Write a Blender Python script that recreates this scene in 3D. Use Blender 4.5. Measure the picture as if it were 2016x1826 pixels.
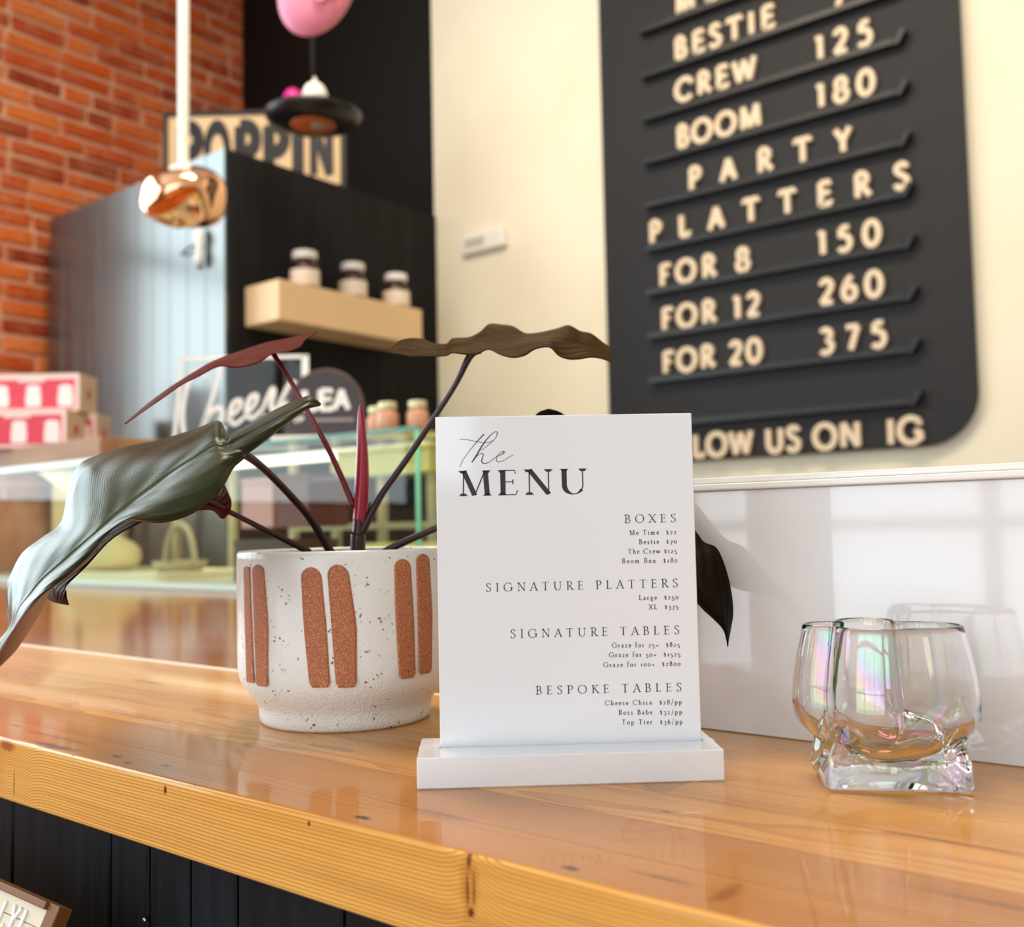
import bpy, bmesh, math, random
from mathutils import Vector, Matrix
from math import sin, cos, pi, radians, sqrt
for o in list(bpy.data.objects): bpy.data.objects.remove(o)
SC = bpy.context.scene
COL = SC.collection
random.seed(7)

# ------------------------------------------------------------------ camera
cam_d = bpy.data.cameras.new('camera'); cam = bpy.data.objects.new('camera', cam_d); COL.objects.link(cam)
def _cam():
    yaw, pit, rol = radians(38.877), radians(3.551), radians(1.1446)
    f = Vector((-sin(yaw)*cos(pit), cos(yaw)*cos(pit), sin(pit))); r = Vector((cos(yaw), sin(yaw), 0)); dn = f.cross(r)
    r2 = r*cos(rol) + dn*sin(rol); d2 = -r*sin(rol) + dn*cos(rol)
    m = Matrix((r2, -d2, -f)).transposed().to_4x4(); m.translation = Vector((0, 0, .12)); return m
cam.matrix_world = _cam()
cam_d.sensor_fit = 'HORIZONTAL'; cam_d.sensor_width = 36; cam_d.lens = 35.80; cam_d.clip_start = .01
cam_d.dof.use_dof = True; cam_d.dof.focus_distance = .53; cam_d.dof.aperture_fstop = 8.2
SC.camera = cam
# ------------------------------------------------------------------ colour, world, daylight
SC.view_settings.view_transform = 'Standard'; SC.view_settings.look = 'None'
SC.view_settings.gamma = 1; SC.view_settings.use_curve_mapping = False; SC.view_settings.exposure = 0.0
SC.cycles.max_bounces = 10; SC.cycles.transparent_max_bounces = 16; SC.cycles.transmission_bounces = 10
SC.cycles.sample_clamp_indirect = 6
W = bpy.data.worlds.new('world'); SC.world = W; W.use_nodes = True
W.node_tree.nodes['Background'].inputs[0].default_value = (.75, .88, 1, 1); W.node_tree.nodes['Background'].inputs[1].default_value = 1.2
def area(name, loc, d, sx, sy, power, col):
    l = bpy.data.lights.new(name, 'AREA'); l.shape = 'RECTANGLE'; l.size = sx; l.size_y = sy; l.energy = power; l.color = col
    o = bpy.data.objects.new(name, l); COL.objects.link(o); o.location = loc
    o.rotation_euler = Vector(d).to_track_quat('-Z', 'Y').to_euler(); return o
area('daylight_left', (-3.90, -.47, 1.25), (1, 0, 0), 3.66, 2.05, 105, (.82, .96, .97))
area('daylight_front', (-.375, -3.22, .625), (0, 1, 0), 3.95, 3.15, 80, (.93, .97, 1))
area('daylight_side', (2.35, -3.22, 1.27), (0, 1, 0), .88, 1.88, 15, (.80, .93, 1))
area('ceiling_lamp', (-1.2, 1.1, 2.5), (0, 0, -1), 1.8, .5, 62, (1, .83, .62))

# ------------------------------------------------------------------ node helper
class NT:
    def __init__(s, name, **kw):
        s.m = bpy.data.materials.new(name); s.m.use_nodes = True; s.t = s.m.node_tree; s.t.nodes.clear()
        s.out = s.t.nodes.new('ShaderNodeOutputMaterial'); s.b = s.t.nodes.new('ShaderNodeBsdfPrincipled')
        s.t.links.new(s.b.outputs[0], s.out.inputs[0]); s.set(**kw)
    def set(s, **kw):
        for k, v in kw.items():
            k = {'color': 'Base Color', 'rough': 'Roughness', 'metal': 'Metallic', 'spec': 'Specular IOR Level', 'coat': 'Coat Weight', 'coatr': 'Coat Roughness',
                 'trans': 'Transmission Weight', 'ior': 'IOR', 'film': 'Thin Film Thickness', 'filmior': 'Thin Film IOR', 'sss': 'Subsurface Weight', 'normal': 'Normal', 'emis': 'Emission Color', 'emiss': 'Emission Strength', 'sheen': 'Sheen Weight', 'coatn': 'Coat Normal'}[k]
            s.put(s.b.inputs[k], v)
    def put(s, sock, v):
        if isinstance(v, bpy.types.NodeSocket): s.t.links.new(v, sock)
        elif isinstance(v, (tuple, list)) and sock.type == 'RGBA': sock.default_value = tuple(v)[:3] + (1,)
        elif v is not None: sock.default_value = v
    def n(s, typ, *ins, out=0, **props):
        nd = s.t.nodes.new(typ)
        for k, v in props.items(): setattr(nd, k, v)
        for i, v in enumerate(ins):
            if v is not None: s.put(nd.inputs[i], v)
        return nd.outputs[out]
    def ma(s, op, a, b=None, c=None, clamp=False): return s.n('ShaderNodeMath', a, b, c, operation=op, use_clamp=clamp)
    def vm(s, op, a, b=None, out=0): return s.n('ShaderNodeVectorMath', a, b, operation=op, out=out)
    def noise(s, vec, scale=5, detail=3, rough=.5, dist=0, out=0):
        nd = s.t.nodes.new('ShaderNodeTexNoise'); s.put(nd.inputs['Vector'], vec)
        nd.inputs['Scale'].default_value = scale; nd.inputs['Detail'].default_value = detail; nd.inputs['Roughness'].default_value = rough; nd.inputs['Distortion'].default_value = dist
        return nd.outputs[out]
    def ramp(s, f, *stops):
        nd = s.t.nodes.new('ShaderNodeValToRGB'); s.put(nd.inputs[0], f); e = nd.color_ramp.elements
        while len(e) < len(stops): e.new(.5)
        for q, (p, c) in zip(e, stops): q.position = p; q.color = (tuple(c) + (1,)) if isinstance(c, (tuple, list)) else (c, c, c, 1)
        return nd.outputs[0]
    def mix(s, f, a, b, mode='MIX'):
        nd = s.t.nodes.new('ShaderNodeMix'); nd.data_type = 'RGBA'; nd.blend_type = mode
        s.put(nd.inputs[0], f); s.put(nd.inputs[6], a); s.put(nd.inputs[7], b); return nd.outputs[2]
    def bump(s, h, strength=.3, dist=.001, normal=None):
        nd = s.t.nodes.new('ShaderNodeBump'); s.put(nd.inputs['Height'], h); nd.inputs['Strength'].default_value = strength; nd.inputs['Distance'].default_value = dist
        if normal is not None: s.put(nd.inputs['Normal'], normal)
        return nd.outputs[0]
    def pos(s): return s.n('ShaderNodeNewGeometry')
    def sep(s, v): nd = s.t.nodes.new('ShaderNodeSeparateXYZ'); s.put(nd.inputs[0], v); return nd.outputs
    def comb(s, x, y, z): return s.n('ShaderNodeCombineXYZ', x, y, z)
    def rnd(s): return s.n('ShaderNodeObjectInfo', out=5)
def lin(r, g, b):
    f = lambda c: (c/255/12.92) if c/255 <= .04045 else ((c/255 + .055)/1.055)**2.4
    return (f(r), f(g), f(b))
def simple(name, rgb, rough=.5, **kw): return NT(name, color=lin(*rgb), rough=rough, **kw).m

# ------------------------------------------------------------------ mesh helper
class MB:
    def __init__(s): s.bm = bmesh.new(); s.mi = 0
    def box(s, a, b, bev=0, M=None, seg=1):
        a, b = Vector(a), Vector(b); c = (a+b)/2; d = b-a
        r = bmesh.ops.create_cube(s.bm, size=1, matrix=Matrix.Translation(c) @ Matrix.Diagonal((abs(d.x), abs(d.y), abs(d.z), 1)))
        vs = r['verts']
        if bev: 
            es = list({e for v in vs for e in v.link_edges})
            rr = bmesh.ops.bevel(s.bm, geom=es, offset=bev, segments=seg, affect='EDGES', profile=.5); vs = list({v for f in rr['faces'] for v in f.verts} | {v for v in vs if v.is_valid})
        if M is not None:
            bmesh.ops.transform(s.bm, matrix=M, verts=vs)
        for v in vs:
            for f in v.link_faces: f.material_index = s.mi
        return s
    def grid(s, rows, closed=False, cap=False):
        vv = [[s.bm.verts.new(p) for p in r] for r in rows]
        for i in range(len(vv)-1):
            n = len(vv[i])
            for j in range(n if closed else n-1):
                k = (j+1) % n
                try: f = s.bm.faces.new((vv[i][j], vv[i][k], vv[i+1][k], vv[i+1][j])); f.material_index = s.mi; f.smooth = True
                except ValueError: pass
        if cap:
            for r, rev in ((vv[0], True), (vv[-1], False)):
                f = s.bm.faces.new(list(reversed(r)) if rev else r); f.material_index = s.mi
        return s
    def lathe(s, prof, c=(0, 0, 0), n=48, cap=True):
        rows = [[(c[0]+r*cos(2*pi*k/n), c[1]+r*sin(2*pi*k/n), c[2]+z) for k in range(n)] for r, z in prof]
        return s.grid(rows, closed=True, cap=cap)
    def tube(s, pts, rad, n=12, cap=True):
        P = [Vector(p[:3]) for p in pts]; rows = []; up = None
        for i, p in enumerate(P):
            t = (P[min(i+1, len(P)-1)] - P[max(i-1, 0)]).normalized()
            if up is None: up = t.cross(Vector((0, 0, 1)) if abs(t.z) < .9 else Vector((1, 0, 0))).normalized()
            up = (up - t*up.dot(t)).normalized(); w = t.cross(up)
            r = pts[i][3] if len(pts[i]) > 3 else rad
            rows.append([p + (up*cos(2*pi*k/n) + w*sin(2*pi*k/n))*r for k in range(n)])
        return s.grid(rows, closed=True, cap=cap)
    def prism(s, poly, z0, z1, M=None):
        """polygon in xy extruded z0..z1 then transformed by M"""
        M = M or Matrix(); a = [s.bm.verts.new(M @ Vector((x, y, z0))) for x, y in poly]; b = [s.bm.verts.new(M @ Vector((x, y, z1))) for x, y in poly]
        n = len(poly)
        try:
            s.bm.faces.new(list(reversed(a))).material_index = s.mi; s.bm.faces.new(b).material_index = s.mi
            for i in range(n): s.bm.faces.new((a[i], a[(i+1) % n], b[(i+1) % n], b[i])).material_index = s.mi
        except ValueError: pass
        return s
    def build(s, name, mats, parent=None, smooth=None, recalc=True):
        if recalc: bmesh.ops.recalc_face_normals(s.bm, faces=s.bm.faces[:])
        me = bpy.data.meshes.new(name); s.bm.to_mesh(me); s.bm.free()
        for m in (mats if isinstance(mats, (list, tuple)) else [mats]): me.materials.append(m)
        if smooth is not None: me.shade_smooth() if smooth else me.shade_flat()
        o = bpy.data.objects.new(name, me); COL.objects.link(o)
        if parent is not None: attach(o, parent)
        return o
def rootpos(o):
    v = Vector(o.location); p = o.parent
    while p: v += Vector(p.location); p = p.parent
    return v
def attach(o, parent):
    """mesh data is in world coordinates: shift it so that it sits right under its parent"""
    p = rootpos(parent)
    if o.location.length == 0 and p.length: o.data.transform(Matrix.Translation(-p))
    o.parent = parent
def thing(name, label, cat, loc=(0, 0, 0), group=None):
    o = bpy.data.objects.new(name, None); COL.objects.link(o); o.location = loc; o.empty_display_size = .02
    o['label'] = label; o['category'] = cat
    if group: o['group'] = group
    return o
def tag(o, label=None, cat=None, group=None, kind=None):
    for k, v in (('label', label), ('category', cat), ('group', group), ('kind', kind)):
        if v: o[k] = v
    return o
def struct(o): o['kind'] = 'structure'; return o
def catmull(P, n):
    out = []
    for i in range(len(P)-1):
        a, b, c, d = P[max(i-1, 0)], P[i], P[i+1], P[min(i+2, len(P)-1)]
        for k in range(n):
            t = k/n
            out.append([.5*((2*y) + (-x+z)*t + (2*x-5*y+4*z-w)*t*t + (-x+3*y-3*z+w)*t**3) for x, y, z, w in zip(a, b, c, d)])
    out.append(list(P[-1])); return out

# ------------------------------------------------------------------ materials
def wood(name, base, dark, light, ringfreq, pith, knots=(), marks=(), rough=.18, coat=.6, contrast=1.0, rand=.25, wob=(4, 5, .020), ior=1.42):
    s = NT(name); P = s.n('ShaderNodeNewGeometry'); x, y, z = s.sep(P); r = s.rnd()
    py = s.ma('ADD', s.ma('MULTIPLY', s.ma('SUBTRACT', r, .5), .09), pith[0]); pz = pith[1]
    wob = s.ma('MULTIPLY', s.ma('SUBTRACT', s.noise(s.comb(s.ma('MULTIPLY', x, 1.0), s.ma('MULTIPLY', y, wob[0]), s.ma('MULTIPLY', z, wob[0])), wob[1], 2), .5), wob[2])
    dy = s.ma('SUBTRACT', y, py); dz = s.ma('SUBTRACT', z, pz)
    rad = s.ma('SQRT', s.ma('ADD', s.ma('MULTIPLY', dy, dy), s.ma('MULTIPLY', dz, dz)))
    d = s.ma('ADD', rad, wob)
    for kx, amp, sig in knots:
        q = s.ma('DIVIDE', s.ma('SUBTRACT', x, kx), sig); d = s.ma('SUBTRACT', d, s.ma('MULTIPLY', s.ma('EXPONENT', s.ma('MULTIPLY', s.ma('MULTIPLY', q, q), -1)), amp))
    fr = s.ma('FRACT', s.ma('MULTIPLY', d, ringfreq))
    ring = s.ma('POWER', fr, 2.5)                                    # soft early wood, sharp late wood
    fine = s.noise(s.comb(s.ma('MULTIPLY', x, 6), s.ma('MULTIPLY', y, 260), s.ma('MULTIPLY', z, 260)), 1, 3)
    tone = s.noise(s.comb(s.ma('MULTIPLY', x, 2.2), s.ma('MULTIPLY', y, 22), s.ma('MULTIPLY', z, 14)), 1.3, 3)
    c = s.mix(s.ramp(tone, (.3, 0), (.72, 1)), base, light)
    c = s.mix(s.ma('MULTIPLY', ring, .62*contrast), c, dark)
    c = s.mix(s.ma('MULTIPLY', s.ramp(fine, (.45, 0), (.8, 1)), .3), c, dark)
    c = s.mix(s.ma('MULTIPLY', s.ma('SUBTRACT', r, .35), rand), c, dark); s.b.inputs['Specular IOR Level'].default_value = .28
    for (mx, my, mz, sx, sy, sz, amt, col) in marks:
        wv = s.vm('MULTIPLY', s.vm('SUBTRACT', s.noise(P, 140, 2, out=1), (.5, .5, .5)), (sx*.9, sy*1.1, sz*.9))
        v = s.vm('DIVIDE', s.vm('SUBTRACT', s.vm('ADD', P, wv), (mx, my, mz)), (sx, sy, sz)); L = s.vm('LENGTH', v, out=1)
        c = s.mix(s.ma('MULTIPLY', s.ramp(L, (.45, 1), (1.0, 0)), amt), c, col)
    h = s.ma('ADD', s.ma('MULTIPLY', ring, -.3), s.ma('MULTIPLY', s.noise(P, 60, 2), .6))
    s.set(ior=ior, color=c, rough=rough, coat=coat, coatr=.04, normal=s.bump(h, .12, .0004), coatn=s.bump(s.noise(P, 35, 2), .05, .0006))
    return s.m
DK = lin(38, 26, 20)
top_marks = [(-.7589, .4633, 0, .028, .0032, .01, .9, lin(70, 38, 22)), (-.3224, .2963, 0, .0055, .0030, .004, 1, lin(25, 22, 24)),
    (-.575, .2935, 0, .030, .0040, .004, .85, lin(60, 48, 34)), (-.5207, .2998, 0, .006, .0018, .003, .8, DK), (-.5013, .2944, 0, .005, .0016, .003, .9, DK), (-.4789, .3026, 0, .006, .0018, .003, .8, lin(80, 50, 30)),
    (-.2156, .2956, 0, .0045, .0026, .004, .95, DK), (-.1848, .3055, 0, .014, .0014, .003, .8, DK), (-.27, .3625, 0, .024, .0006, .003, .9, DK), (-.2243, .3755, 0, .003, .0012, .003, .9, DK),
    (-.160, .3049, 0, .004, .012, .01, .55, lin(120, 60, 20)), (-.60, .3075, 0, .05, .0022, .003, .6, lin(96, 62, 34)), (-.30, .318, 0, .022, .005, .004, .55, lin(130, 84, 62)),
    (-.1528, .5329, 0, .010, .0016, .003, .8, DK), (-.62, .372, 0, .06, .0009, .003, .8, DK), (-.85, .455, 0, .13, .0010, .003, .8, DK), (-.70, .405, 0, .05, .0008, .003, .7, DK), (-.12, .40, 0, .03, .0009, .003, .8, DK), (-.17, .50, 0, .025, .0012, .003, .8, DK),
    (-.66, .3105, 0, .016, .0014, .003, .8, DK), (-.08, .345, 0, .05, .0012, .003, .7, DK)]
face_marks = [(-.4541, .287, -.0058, .0016, .004, .0030, .95, DK), (-.2555, .285, -.002, .0017, .010, .006, .9, DK), (-.2565, .287, -.0130, .0010, .004, .0075, .95, DK), (-.2533, .287, -.0130, .0008, .004, .0075, .85, DK), (-.2548, .287, -.0213, .0022, .004, .0022, 1, DK), (-.2555, .287, -.012, .006, .006, .016, .45, lin(170, 96, 30)),
    (-.6194, .287, -.004, .012, .006, .0045, .8, lin(150, 60, 20)), (-.6110, .287, -.026, .0007, .004, .0110, .9, DK), (-.640, .287, -.018, .020, .01, .03, .35, lin(205, 120, 50)), (-.3460, .287, -.0040, .0012, .004, .0014, .9, DK), (-.545, .287, .000, .002, .003, .0012, .9, DK), (-.43, .287, .000, .002, .003, .001, .9, DK)]
M_TOP = wood('pine_top', lin(204, 140, 62), lin(140, 76, 24), lin(222, 166, 92), 330, (.40, -.055), (), top_marks, rough=.32, coat=.40, contrast=.8, rand=.95)
M_FACE = wood('pine_front_board', lin(236, 168, 78), lin(150, 82, 22), lin(246, 188, 104), 600, (.300, -.16), ((-.618, -.014, .020), (-.2548, .004, .009)), face_marks + top_marks, rough=.28, coat=.35, contrast=1.3, rand=0, wob=(1.2, 3.2, .012))
M_WORK = wood('brown_worktop_wood', lin(142, 74, 20), lin(92, 42, 8), lin(160, 90, 28), 160, (.9, -.3), (), (), rough=.10, coat=0, contrast=.35, rand=.1, ior=1.22)
M_SHELF = simple('pale_shelf_wood', (226, 192, 148), .5)
def blackpaint(name, col, rough, scale=90, up=1.0):
    s = NT(name); P = s.n('ShaderNodeNewGeometry'); x, y, z = s.sep(P)
    g = s.noise(s.comb(s.ma('MULTIPLY', x, scale), s.ma('MULTIPLY', y, scale), s.ma('MULTIPLY', z, scale*.035)), 1, 4, .6, .6)
    c = s.mix(s.ramp(g, (.35, 0), (.75, 1)), lin(*col), lin(col[0]+18*up, col[1]+20*up, col[2]+24*up)); c = s.mix(s.ma('MULTIPLY', s.rnd(), .35), c, lin(6, 6, 8))
    s.set(color=c, rough=s.ramp(g, (.3, rough), (.8, rough+.15)), normal=s.bump(g, .5, .0012)); return s.m
M_SHIP = blackpaint('black_stained_boards', (5, 9, 13), .5, 90, .8); M_SHIP.node_tree.nodes['Principled BSDF'].inputs['Specular IOR Level'].default_value = .25
M_BLK = blackpaint('black_painted_boards', (13, 11, 10), .6, 40); M_BLK.node_tree.nodes['Principled BSDF'].inputs['Specular IOR Level'].default_value = .2
M_DOOR = blackpaint('glossy_black_teal_reflection', (18, 44, 46), .3, 40); M_DOOR.node_tree.nodes['Principled BSDF'].inputs['Coat Weight'].default_value = 1; M_DOOR.node_tree.nodes['Principled BSDF'].inputs['Coat IOR'].default_value = 1.9; M_DOOR.node_tree.nodes['Principled BSDF'].inputs['Coat Roughness'].default_value = .22  # cabinet front is black; the teal daylight reflection is tinted into its colour
M_BLKW = simple('black_wall_paint', (15, 12, 10), .6, spec=.2)
def _cream():
    s = NT('cream_plaster'); P = s.n('ShaderNodeNewGeometry'); n = s.noise(P, 2.2, 3)
    s.set(color=s.mix(s.ramp(n, (.3, 0), (.7, 1)), lin(232, 222, 196), lin(240, 231, 208)), rough=.75, normal=s.bump(s.noise(P, 90, 3), .1, .001)); return s.m
M_CREAM = _cream()
M_WHITEWALL = simple('white_paint', (236, 234, 228), .7)
def _brick():
    s = NT('red_brick'); P = s.n('ShaderNodeNewGeometry'); r = s.rnd()
    c = s.ramp(r, (0, lin(146, 46, 6)), (.3, lin(194, 74, 8)), (.65, lin(212, 92, 12)), (1, lin(226, 122, 50)))
    c = s.mix(s.ma('MULTIPLY', s.ramp(s.noise(P, 14, 4, .6), (.42, 0), (.7, 1)), .45), c, lin(214, 142, 100))
    c = s.mix(s.ma('MULTIPLY', s.ramp(s.noise(P, 60, 3), (.5, 0), (.75, 1)), .4), c, lin(96, 36, 14))
    s.set(color=c, rough=.85, normal=s.bump(s.noise(P, 70, 4), .5, .003)); return s.m
M_BRICK = _brick()
def _mortar():
    s = NT('mortar'); P = s.n('ShaderNodeNewGeometry')
    s.set(color=s.mix(s.ramp(s.noise(P, 9, 4), (.35, 0), (.7, 1)), lin(208, 142, 112), lin(228, 180, 148)), rough=.9, normal=s.bump(s.noise(P, 40, 4), .7, .004)); return s.m
M_MORTAR = _mortar()
M_FLOOR = wood('floor_wood', lin(120, 84, 52), lin(70, 46, 28), lin(140, 100, 66), 120, (0, -1.6), rough=.35, coat=.2, contrast=.5)
M_ACR = NT('white_acrylic', color=lin(234, 236, 242), rough=.09, spec=.5, sss=.0, coat=.3, coatr=.03).m
M_PANEL = NT('white_gloss_panel', color=lin(226, 224, 224), rough=.07, spec=.6, coat=.5, coatr=.02).m
M_RAIL = NT('white_gloss_rail', color=lin(236, 232, 226), rough=.16).m
M_INK = simple('black_ink', (34, 33, 36), .4)
M_BOARD = simple('charcoal_board', (36, 35, 37), .6, spec=.3)
M_LEDGE = simple('black_metal', (22, 22, 24), .4)
M_LETTER = simple('pale_wood_letters', (228, 206, 176), .6)
def glassy(name, tint, f=.10, rough=.01):
    """thin pane: mostly see-through with a mirror reflection growing at grazing angles"""
    m = bpy.data.materials.new(name); m.use_nodes = True; t = m.node_tree; t.nodes.clear()
    o = t.nodes.new('ShaderNodeOutputMaterial'); mx = t.nodes.new('ShaderNodeMixShader'); tr = t.nodes.new('ShaderNodeBsdfTransparent'); gl = t.nodes.new('ShaderNodeBsdfGlossy'); fr = t.nodes.new('ShaderNodeFresnel')
    tr.inputs[0].default_value = tuple(tint) + (1,); gl.inputs['Roughness'].default_value = rough; fr.inputs[0].default_value = 1.35 + f
    ge = t.nodes.new('ShaderNodeNewGeometry'); mu = t.nodes.new('ShaderNodeMath'); mu.operation = 'MULTIPLY_ADD'; mu.inputs[1].default_value = -1; mu.inputs[2].default_value = 1; m2 = t.nodes.new('ShaderNodeMath'); m2.operation = 'MULTIPLY'
    t.links.new(ge.outputs['Backfacing'], mu.inputs[0]); t.links.new(mu.outputs[0], m2.inputs[0]); t.links.new(fr.outputs[0], m2.inputs[1]); t.links.new(m2.outputs[0], mx.inputs[0]); t.links.new(tr.outputs[0], mx.inputs[1]); t.links.new(gl.outputs[0], mx.inputs[2]); t.links.new(mx.outputs[0], o.inputs[0]); return m
M_PANE = glassy('case_glass', (.93, .98, .96)); M_CLEARACR = glassy('clear_acrylic', (.90, .91, .90))
M_GEDGE = simple('green_glass_edge', (10, 120, 98), .15)
M_GEDGE_L = simple('pale_glass_edge', (206, 232, 226), .2)
M_COPPER = NT('polished_copper', color=lin(246, 190, 150), metal=1, rough=.06).m
M_CORD = simple('white_rod', (236, 236, 228), .4)
def _pot():
    s = NT('speckled_glaze'); P = s.n('ShaderNodeNewGeometry')
    sp = s.n('ShaderNodeTexVoronoi', s.vm('ADD', P, s.vm('MULTIPLY', s.noise(P, 300, 2, out=1), (.004, .004, .004))), None, 330.0, out=0)
    gate = s.ramp(s.noise(P, 95, 1), (.55, 0), (.62, 1))
    spk = s.ma('MULTIPLY', s.ramp(sp, (.16, 1), (.30, 0)), gate)
    c = s.mix(spk, s.mix(s.noise(P, 25, 3), lin(232, 231, 226), lin(241, 240, 237)), lin(96, 82, 74))
    zz = s.sep(P)[2]; low = s.ramp(zz, (.0, 1), (.028, .75), (.06, .25), (.1, .12))   # dry, sandy glaze near the foot
    low = s.n('ShaderNodeMapRange', zz, .02, .05, 1.0, .12)
    h = s.ma('ADD', s.ma('MULTIPLY', s.noise(P, 900, 2), low), s.ma('MULTIPLY', s.noise(P, 60, 2), .9))
    s.set(color=c, rough=s.ma('ADD', .14, s.ma('MULTIPLY', low, .4)), normal=s.bump(h, .7, .0014)); return s.m
M_POT = _pot()
def _terra():
    s = NT('bare_terracotta'); P = s.n('ShaderNodeNewGeometry'); n = s.noise(P, 1500, 2)
    c = s.mix(s.ramp(n, (.5, 0), (.72, 1)), s.mix(s.noise(P, 30, 3), lin(160, 88, 48), lin(182, 106, 66)), lin(232, 168, 130))
    c = s.mix(s.ramp(s.noise(s.vm('ADD', P, (1, 1, 1)), 800, 2), (.66, 0), (.74, 1)), c, lin(80, 40, 20))
    s.set(color=c, rough=.6, normal=s.bump(n, .5, .0005)); return s.m
M_TERRA = _terra()
M_SOIL = NT('soil', color=lin(60, 42, 30), rough=.95).m
def leafmat(name, col, vein, gloss, coat=.3, spec=.5):
    s = NT(name); uv = s.n('ShaderNodeUVMap'); u, v, _ = s.sep(uv)
    a = s.ma('ABSOLUTE', s.ma('SUBTRACT', v, .5)); ph = s.ma('SUBTRACT', s.ma('MULTIPLY', u, 1.0), s.ma('MULTIPLY', a, -.55))
    w = s.ma('SINE', s.ma('MULTIPLY', s.ma('ADD', ph, s.ma('MULTIPLY', s.noise(uv, 4, 2), .05)), 75)); w2 = s.ma('SINE', s.ma('MULTIPLY', s.ma('ADD', ph, s.ma('MULTIPLY', s.noise(uv, 9, 2), .02)), 620))
    mid = s.ramp(a, (.0, 1), (.03, 0))
    c = s.mix(s.ma('MULTIPLY', s.ramp(w, (.75, 0), (1, 1)), .35), lin(*col), lin(*vein)); c = s.mix(s.ma('MULTIPLY', mid, .5), c, lin(*vein))
    c = s.mix(s.ma('MULTIPLY', s.ramp(s.noise(uv, 3.5, 3), (.35, 0), (.7, 1)), .5), c, lin(*vein))
    h = s.ma('ADD', s.ma('MULTIPLY', w, .26), s.ma('ADD', s.ma('MULTIPLY', w2, .025), s.ma('MULTIPLY', mid, -1.5)))
    s.set(color=c, rough=gloss, spec=spec, normal=s.bump(h, .5, .0012), coat=coat, coatr=.25); return s.m
M_LEAF = leafmat('dark_green_leaf', (30, 33, 18), (66, 74, 40), .32, .0, .2)
M_LEAFB = leafmat('bronze_leaf', (46, 28, 11), (90, 66, 32), .45, 0, .01)
M_LEAFD = leafmat('near_black_leaf', (20, 13, 8), (34, 26, 14), .5, 0, .02)
M_UNDER = leafmat('maroon_leaf_underside', (80, 16, 12), (98, 28, 20), .45, 0, .03)
M_UNDERP = leafmat('dusky_pink_leaf_underside', (128, 74, 70), (140, 90, 84), .38)
M_STEM = NT('dark_purple_stem', color=lin(52, 26, 30), rough=.32).m
M_STEMR = NT('wine_red_stem', color=lin(112, 14, 32), rough=.3).m
M_SPIKE = NT('crimson_shoot', color=lin(168, 10, 46), rough=.28, coat=.4).m
def _vase():
    s = NT('iridescent_glass', color=(1, 1, 1), rough=0, trans=1.0, ior=1.42, filmior=1.62); P = s.n('ShaderNodeNewGeometry')
    s.set(film=s.n('ShaderNodeMapRange', s.noise(P, 22, 2), .3, .7, 260.0, 620.0)); return s.m
M_VASE = _vase()

# ------------------------------------------------------------------ measured shapes (metres)
SIGN_TEXT = [["MENU",[0.02104,0.13544],[0.08462,0.13552],0.01249,"big"],["BOXES",[0.10259,0.12063],[0.12799,0.12065],0.0041,"head"],["SIGNATURE PLATTERS",[0.03357,0.08846],[0.12798,0.08868],0.00412,"head"],["SIGNATURE TABLES",[0.04512,0.06574],[0.12807,0.06579],0.0041,"head"],["BESPOKE TABLES",[0.05698,0.03822],[0.1283,0.03804],0.00405,"head"],["Me Time  $22",[0.10479,0.11471],[0.12799,0.11472],0.00237,"small"],["Bestie  $70",[0.10942,0.1101],[0.128,0.11016],0.00237,"small"],["The Crew $125",[0.10376,0.1055],[0.12796,0.10547],0.00237,"small"],["Boom Box  $180",[0.10072,0.10093],[0.12805,0.10083],0.00236,"small"],["Large  $250",[0.10866,0.08278],[0.12803,0.08279],0.00235,"small"],["XL  $375",[0.11342,0.07813],[0.12792,0.07827],0.00235,"small"],["Graze for 25+  $825",[0.09463,0.05993],[0.12808,0.05961],0.00234,"small"],["Graze for 50+  $1525",[0.09312,0.05534],[0.12812,0.055],0.00234,"small"],["Graze for 100+  $2800",[0.09023,0.0506],[0.12808,0.05037],0.00233,"small"],["Cheese Chica  $28/pp",[0.0905,0.03219],[0.12819,0.03176],0.00232,"small"],["Boss Babe  $32/pp",[0.09712,0.02747],[0.12819,0.02696],0.00232,"small"],["Top Tier  $36/pp",[0.09856,0.02274],[0.12827,0.02228],0.00232,"small"]]
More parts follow.
